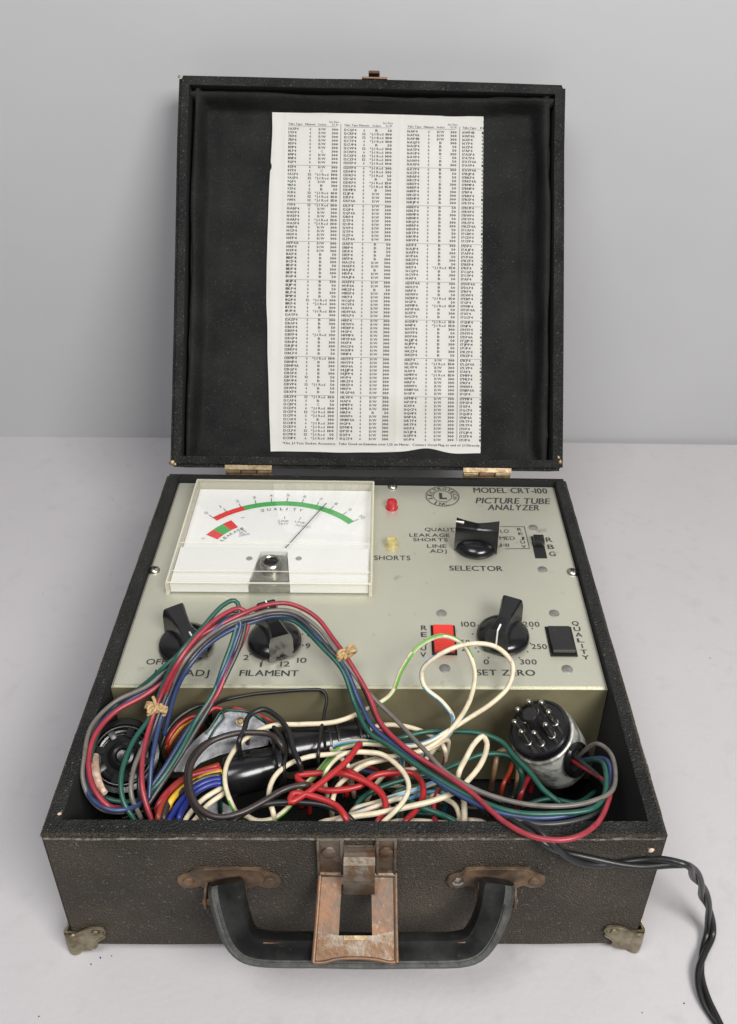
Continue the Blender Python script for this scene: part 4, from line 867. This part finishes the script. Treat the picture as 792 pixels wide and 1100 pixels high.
cw('blue',[(176,790,.092),(190,740,.116),(204,715,.128),(222,694,.133),(250,676,.135),(275,667,.136),(294,662,.135),(317,664,.133),(345,688,.129),(369,714,.122),(387,755,.110),(401,781,.106),(431.6,806,.105),(462.6,834,.105),(498,856.5,.106),(533,872,.109),(577.5,878.6,.110),(613,875,.109),(639,865,.107),(655,843,.104),(652,817,.102)],'blue cable wire',end=gr(-.001,.003))
cw('green',[(160,790,.092),(173,742,.115),(186,716,.126),(205,695,.133),(236,678,.134),(262,668,.135),(288,663,.134),(314,666,.131),(345,694,.127),(367.6,719.5,.121),(381,755,.110),(396,786,.106),(418,801,.106),(455,827,.106),(500,853,.107),(551,872,.111),(598,874,.111),(638,868,.110),(650,852,.108),(648,820,.105)],'green cable wire',end=gr(-.005,.001))
# bundle A: up from the compartment, over the top and back down
cw('red',[(164,884,.085),(153.7,850,.098),(153.7,811,.104),(162.5,775.5,.108),(173,747,.117),(191,712,.134),(212,684,.141),(237,662,.144),(258,653.6,.143),(266.8,663,.138),(261.5,687,.130),(247,715,.122),(233,747,.112),(215.5,772,.103),(194,807,.096),(176.6,832,.092),(160,856,.086),(140,868,.080)],'red wire of the tall left loop')
cw('green',[(146.6,884,.088),(132.5,860,.098),(130.7,832,.104),(143,797,.107),(162.5,768.5,.108),(176.6,733,.122),(194,701,.136),(215.5,676.6,.141),(240,650,.146),(252,645,.146),(257,652,.143),(251,684,.132),(240,715,.122),(229.7,744,.112),(212,772,.104),(191,811,.097),(166,846,.090),(145,861,.084),(130.7,862,.084),(112,856,.082)],'green wire of the tall left loop')
cw('blue',[(160,860,.086),(163,820,.098),(172,775,.105),(184,740,.116),(203,705,.132),(226,681,.138),(248,664,.141),(258,668,.138),(252.6,690.7,.129),(240,722,.120),(224,754,.108),(201,786,.100),(180,820,.094),(158,852,.088)],'blue wire of the tall left loop')
cw('grey',[(152,880,.085),(141,853,.098),(143,828.6,.103),(155.4,797,.105),(165,770,.107),(176,738,.118),(184,716,.128),(198,698,.133)],'grey wire of the tall left loop',r=.0014)
cw('darkgrey',[(160,878,.08),(150,850,.093),(152,820,.099),(164,786,.103),(178,748,.115),(198,708,.131),(226,677,.138),(252,659,.140),(263,665,.138),(259,690,.130),(245,722,.120),(230,752,.110),(212,782,.102),(192,815,.095),(172,845,.090),(158,866,.085)],'charcoal wire of the tall left loop',r=.0015)
# bundle B: wide loop at the left wall
cw('grey',[(205,697,.132),(184,713.7,.124),(159,736.6,.116),(123.6,754,.112),(99,779,.110),(86,811,.1085),(86.5,835,.1035),(95,854,.098),(110,869,.094),(132,872,.090),(150,866,.084)],'grey wire of the wide left loop',r=.0014)
cw('red',[(208,702,.132),(195,718,.124),(180,729.6,.118),(155.4,747,.113),(123.6,765,.111),(102.4,789.7,.109),(95.3,818,.106),(100.7,846,.103),(116.6,865.7,.098),(132,868,.09)],'red wire of the wide left loop',r=.0016)
cw('blue',[(200,712,.126),(168,737,.114),(140,752,.110),(113,772,.108),(93,804,.106),(89,835.6,.101),(99,858,.098),(120,870,.097),(141,868,.094),(155,860,.088)],'blue wire of the wide left loop')
cw('green',[(215,680,.134),(198,698,.130),(176,717,.124),(152,738,.112),(122,760,.107),(98,790,.103),(92,826,.097),(104,852,.09),(122,860,.088),(150,862,.086)],'green wire of the wide left loop',r=.0015)
cw('darkgrey',[(205,704,.128),(176,726,.118),(146,744,.112),(114,762,.110),(94,792,.107),(90,824,.102),(98,850,.096),(116,862,.09)],'charcoal wire of the wide left loop',r=.0014)
# twine ties
def tie(px,py,z,dirn,loops,label,tails):
    c=wp(px,py,z); d=dirn.normalized(); _,a,b=basis(d); bm=NB()
    P=[]
    for k in range(loops*12+1):
        q=2*PI*k/12; P.append(c+d*(k/(loops*12)-.5)*.0040+a*math.cos(q)*.0064+b*math.sin(q)*.0050)
    tube(bm,P,.0012,7)
    for tl in tails: tube(bm,[c+V(c)*.006,c+V(c)*.0075+XC*tl[0]*.5+YC*tl[1]*.7,c+V(c)*.006+XC*tl[0]+YC*tl[1]],.0010,7)
    for q in range(2): tube(bm,[c+V(c)*.0060+XC*(.004*math.cos(t_)-.001)+YC*.0022*math.sin(t_+q*1.5)+V(c)*.0008*math.cos(2*t_) for t_ in [2*PI*k/10 for k in range(11)]],.0010,7)
    o=obj('twine_tie',bm,'twine',plug); o['label']=label
tie(168,761,.109,wp(180,735,.118)-wp(160,785,.103),3,'tan twine tied round the left loop',((-.005,-.004),(-.002,.007),(.006,-.002)))
tie(372,702,.125,wp(380,720,.12)-wp(362,690,.128),3,'tan twine tied round the bundle beside the meter',((.004,.006),(.006,.002),(-.001,-.004)))
# ---- power cord
core=[wp(470,842,.06),wp(505,858,.085),wp(532,872,.100),wp(556,884,.1085)]+[az(575,894,.1135),az(590,906,.112)]+[ay(606,917,-.0062),ay(628,924,-.0062),ay(655,927.5,-.006),ay(690,927.5,-.007),ay(716,926.5,-.009),ay(733,928.5,-.011)]+[az(744,936,.083),az(751,948,.062),az(757,963,.037),az(762,982,.014),az(763,1002,.001),az(756,1024,-.0013),az(752,1048,-.0013),az(758,1074,-.0013),az(770,1096,-.0013),az(784,1118,-.0013)]
Q=spline(core,.0025); n=len(Q)
bm=NB()
for s in (0,PI):
    P=[]; u=Vector((0,0,1)); L_=0
    for i in range(n):
        tg=(Q[min(i+1,n-1)]-Q[max(i-1,0)]).normalized(); u=(u-tg*u.dot(tg)).normalized(); v=tg.cross(u)
        if i: L_+=(Q[i]-Q[i-1]).length
        q=s+L_*2*PI/.075*(1 if L_<.12 else 1.0)
        p=Q[i]+(u*math.cos(q)+v*math.sin(q))*.0017; p.z=max(p.z,ZT+.002); P.append(p)
    tube(bm,P,.0019,10,smooth=False)
pc=obj('power_cord',bm,'w_black',ang=180); tag(pc,'twisted black two core power cord leaving over the front rim to the right','cord')
# ================================================================= light, world, camera
w=bpy.data.worlds.new('World'); S.world=w; w.use_nodes=True; N=w.node_tree.nodes; L=w.node_tree.links
bg=N['Background']; tc=N.new('ShaderNodeTexCoord'); sp=N.new('ShaderNodeSeparateXYZ'); rp=N.new('ShaderNodeValToRGB')
rp.color_ramp.elements[0].position=.35; rp.color_ramp.elements[0].color=(.16,.155,.15,1); rp.color_ramp.elements[1].position=.95; rp.color_ramp.elements[1].color=(.80,.81,.84,1)
mp=N.new('ShaderNodeMath'); mp.operation='MULTIPLY_ADD'; mp.inputs[1].default_value=.5; mp.inputs[2].default_value=.5
L.new(tc.outputs['Generated'],sp.inputs[0]); L.new(sp.outputs['Z'],mp.inputs[0]); L.new(mp.outputs[0],rp.inputs[0]); L.new(rp.outputs[0],bg.inputs[0]); bg.inputs[1].default_value=.27
def area(name,loc,tgt,size,power,col):
    l=bpy.data.lights.new(name,'AREA'); l.shape='RECTANGLE'; l.size=size[0]; l.size_y=size[1]; l.energy=power; l.color=col
    o=bpy.data.objects.new(name,l); C.objects.link(o); o.location=loc; o.rotation_euler=(Vector(tgt)-Vector(loc)).to_track_quat('-Z','Y').to_euler(); return o
area('window_light',(.75,-.95,1.35),(0.05,.2,.1),(.8,.6),39,(1,.98,.955))
area('ceiling_lamp',(-.35,-.45,1.55),(0,.45,.35),(.6,.6),13,(.97,.98,1))
cd=bpy.data.cameras.new('Camera'); cam=bpy.data.objects.new('Camera',cd); C.objects.link(cam); S.camera=cam
cam.location=CAMP; cam.rotation_euler=(1.00085,-0.02629,-0.01707); cd.sensor_fit='VERTICAL'; cd.sensor_height=36; cd.sensor_width=36
cd.lens=F/1100*36; cd.shift_x=(396-PPX)/1100; cd.shift_y=(PPY-550)/1100; cd.clip_start=.01; cd.clip_end=50
S.view_settings.view_transform='Standard'; S.view_settings.look='None'; S.view_settings.exposure=0; S.view_settings.gamma=1
S.render.engine='CYCLES'; S.cycles.transparent_max_bounces=16
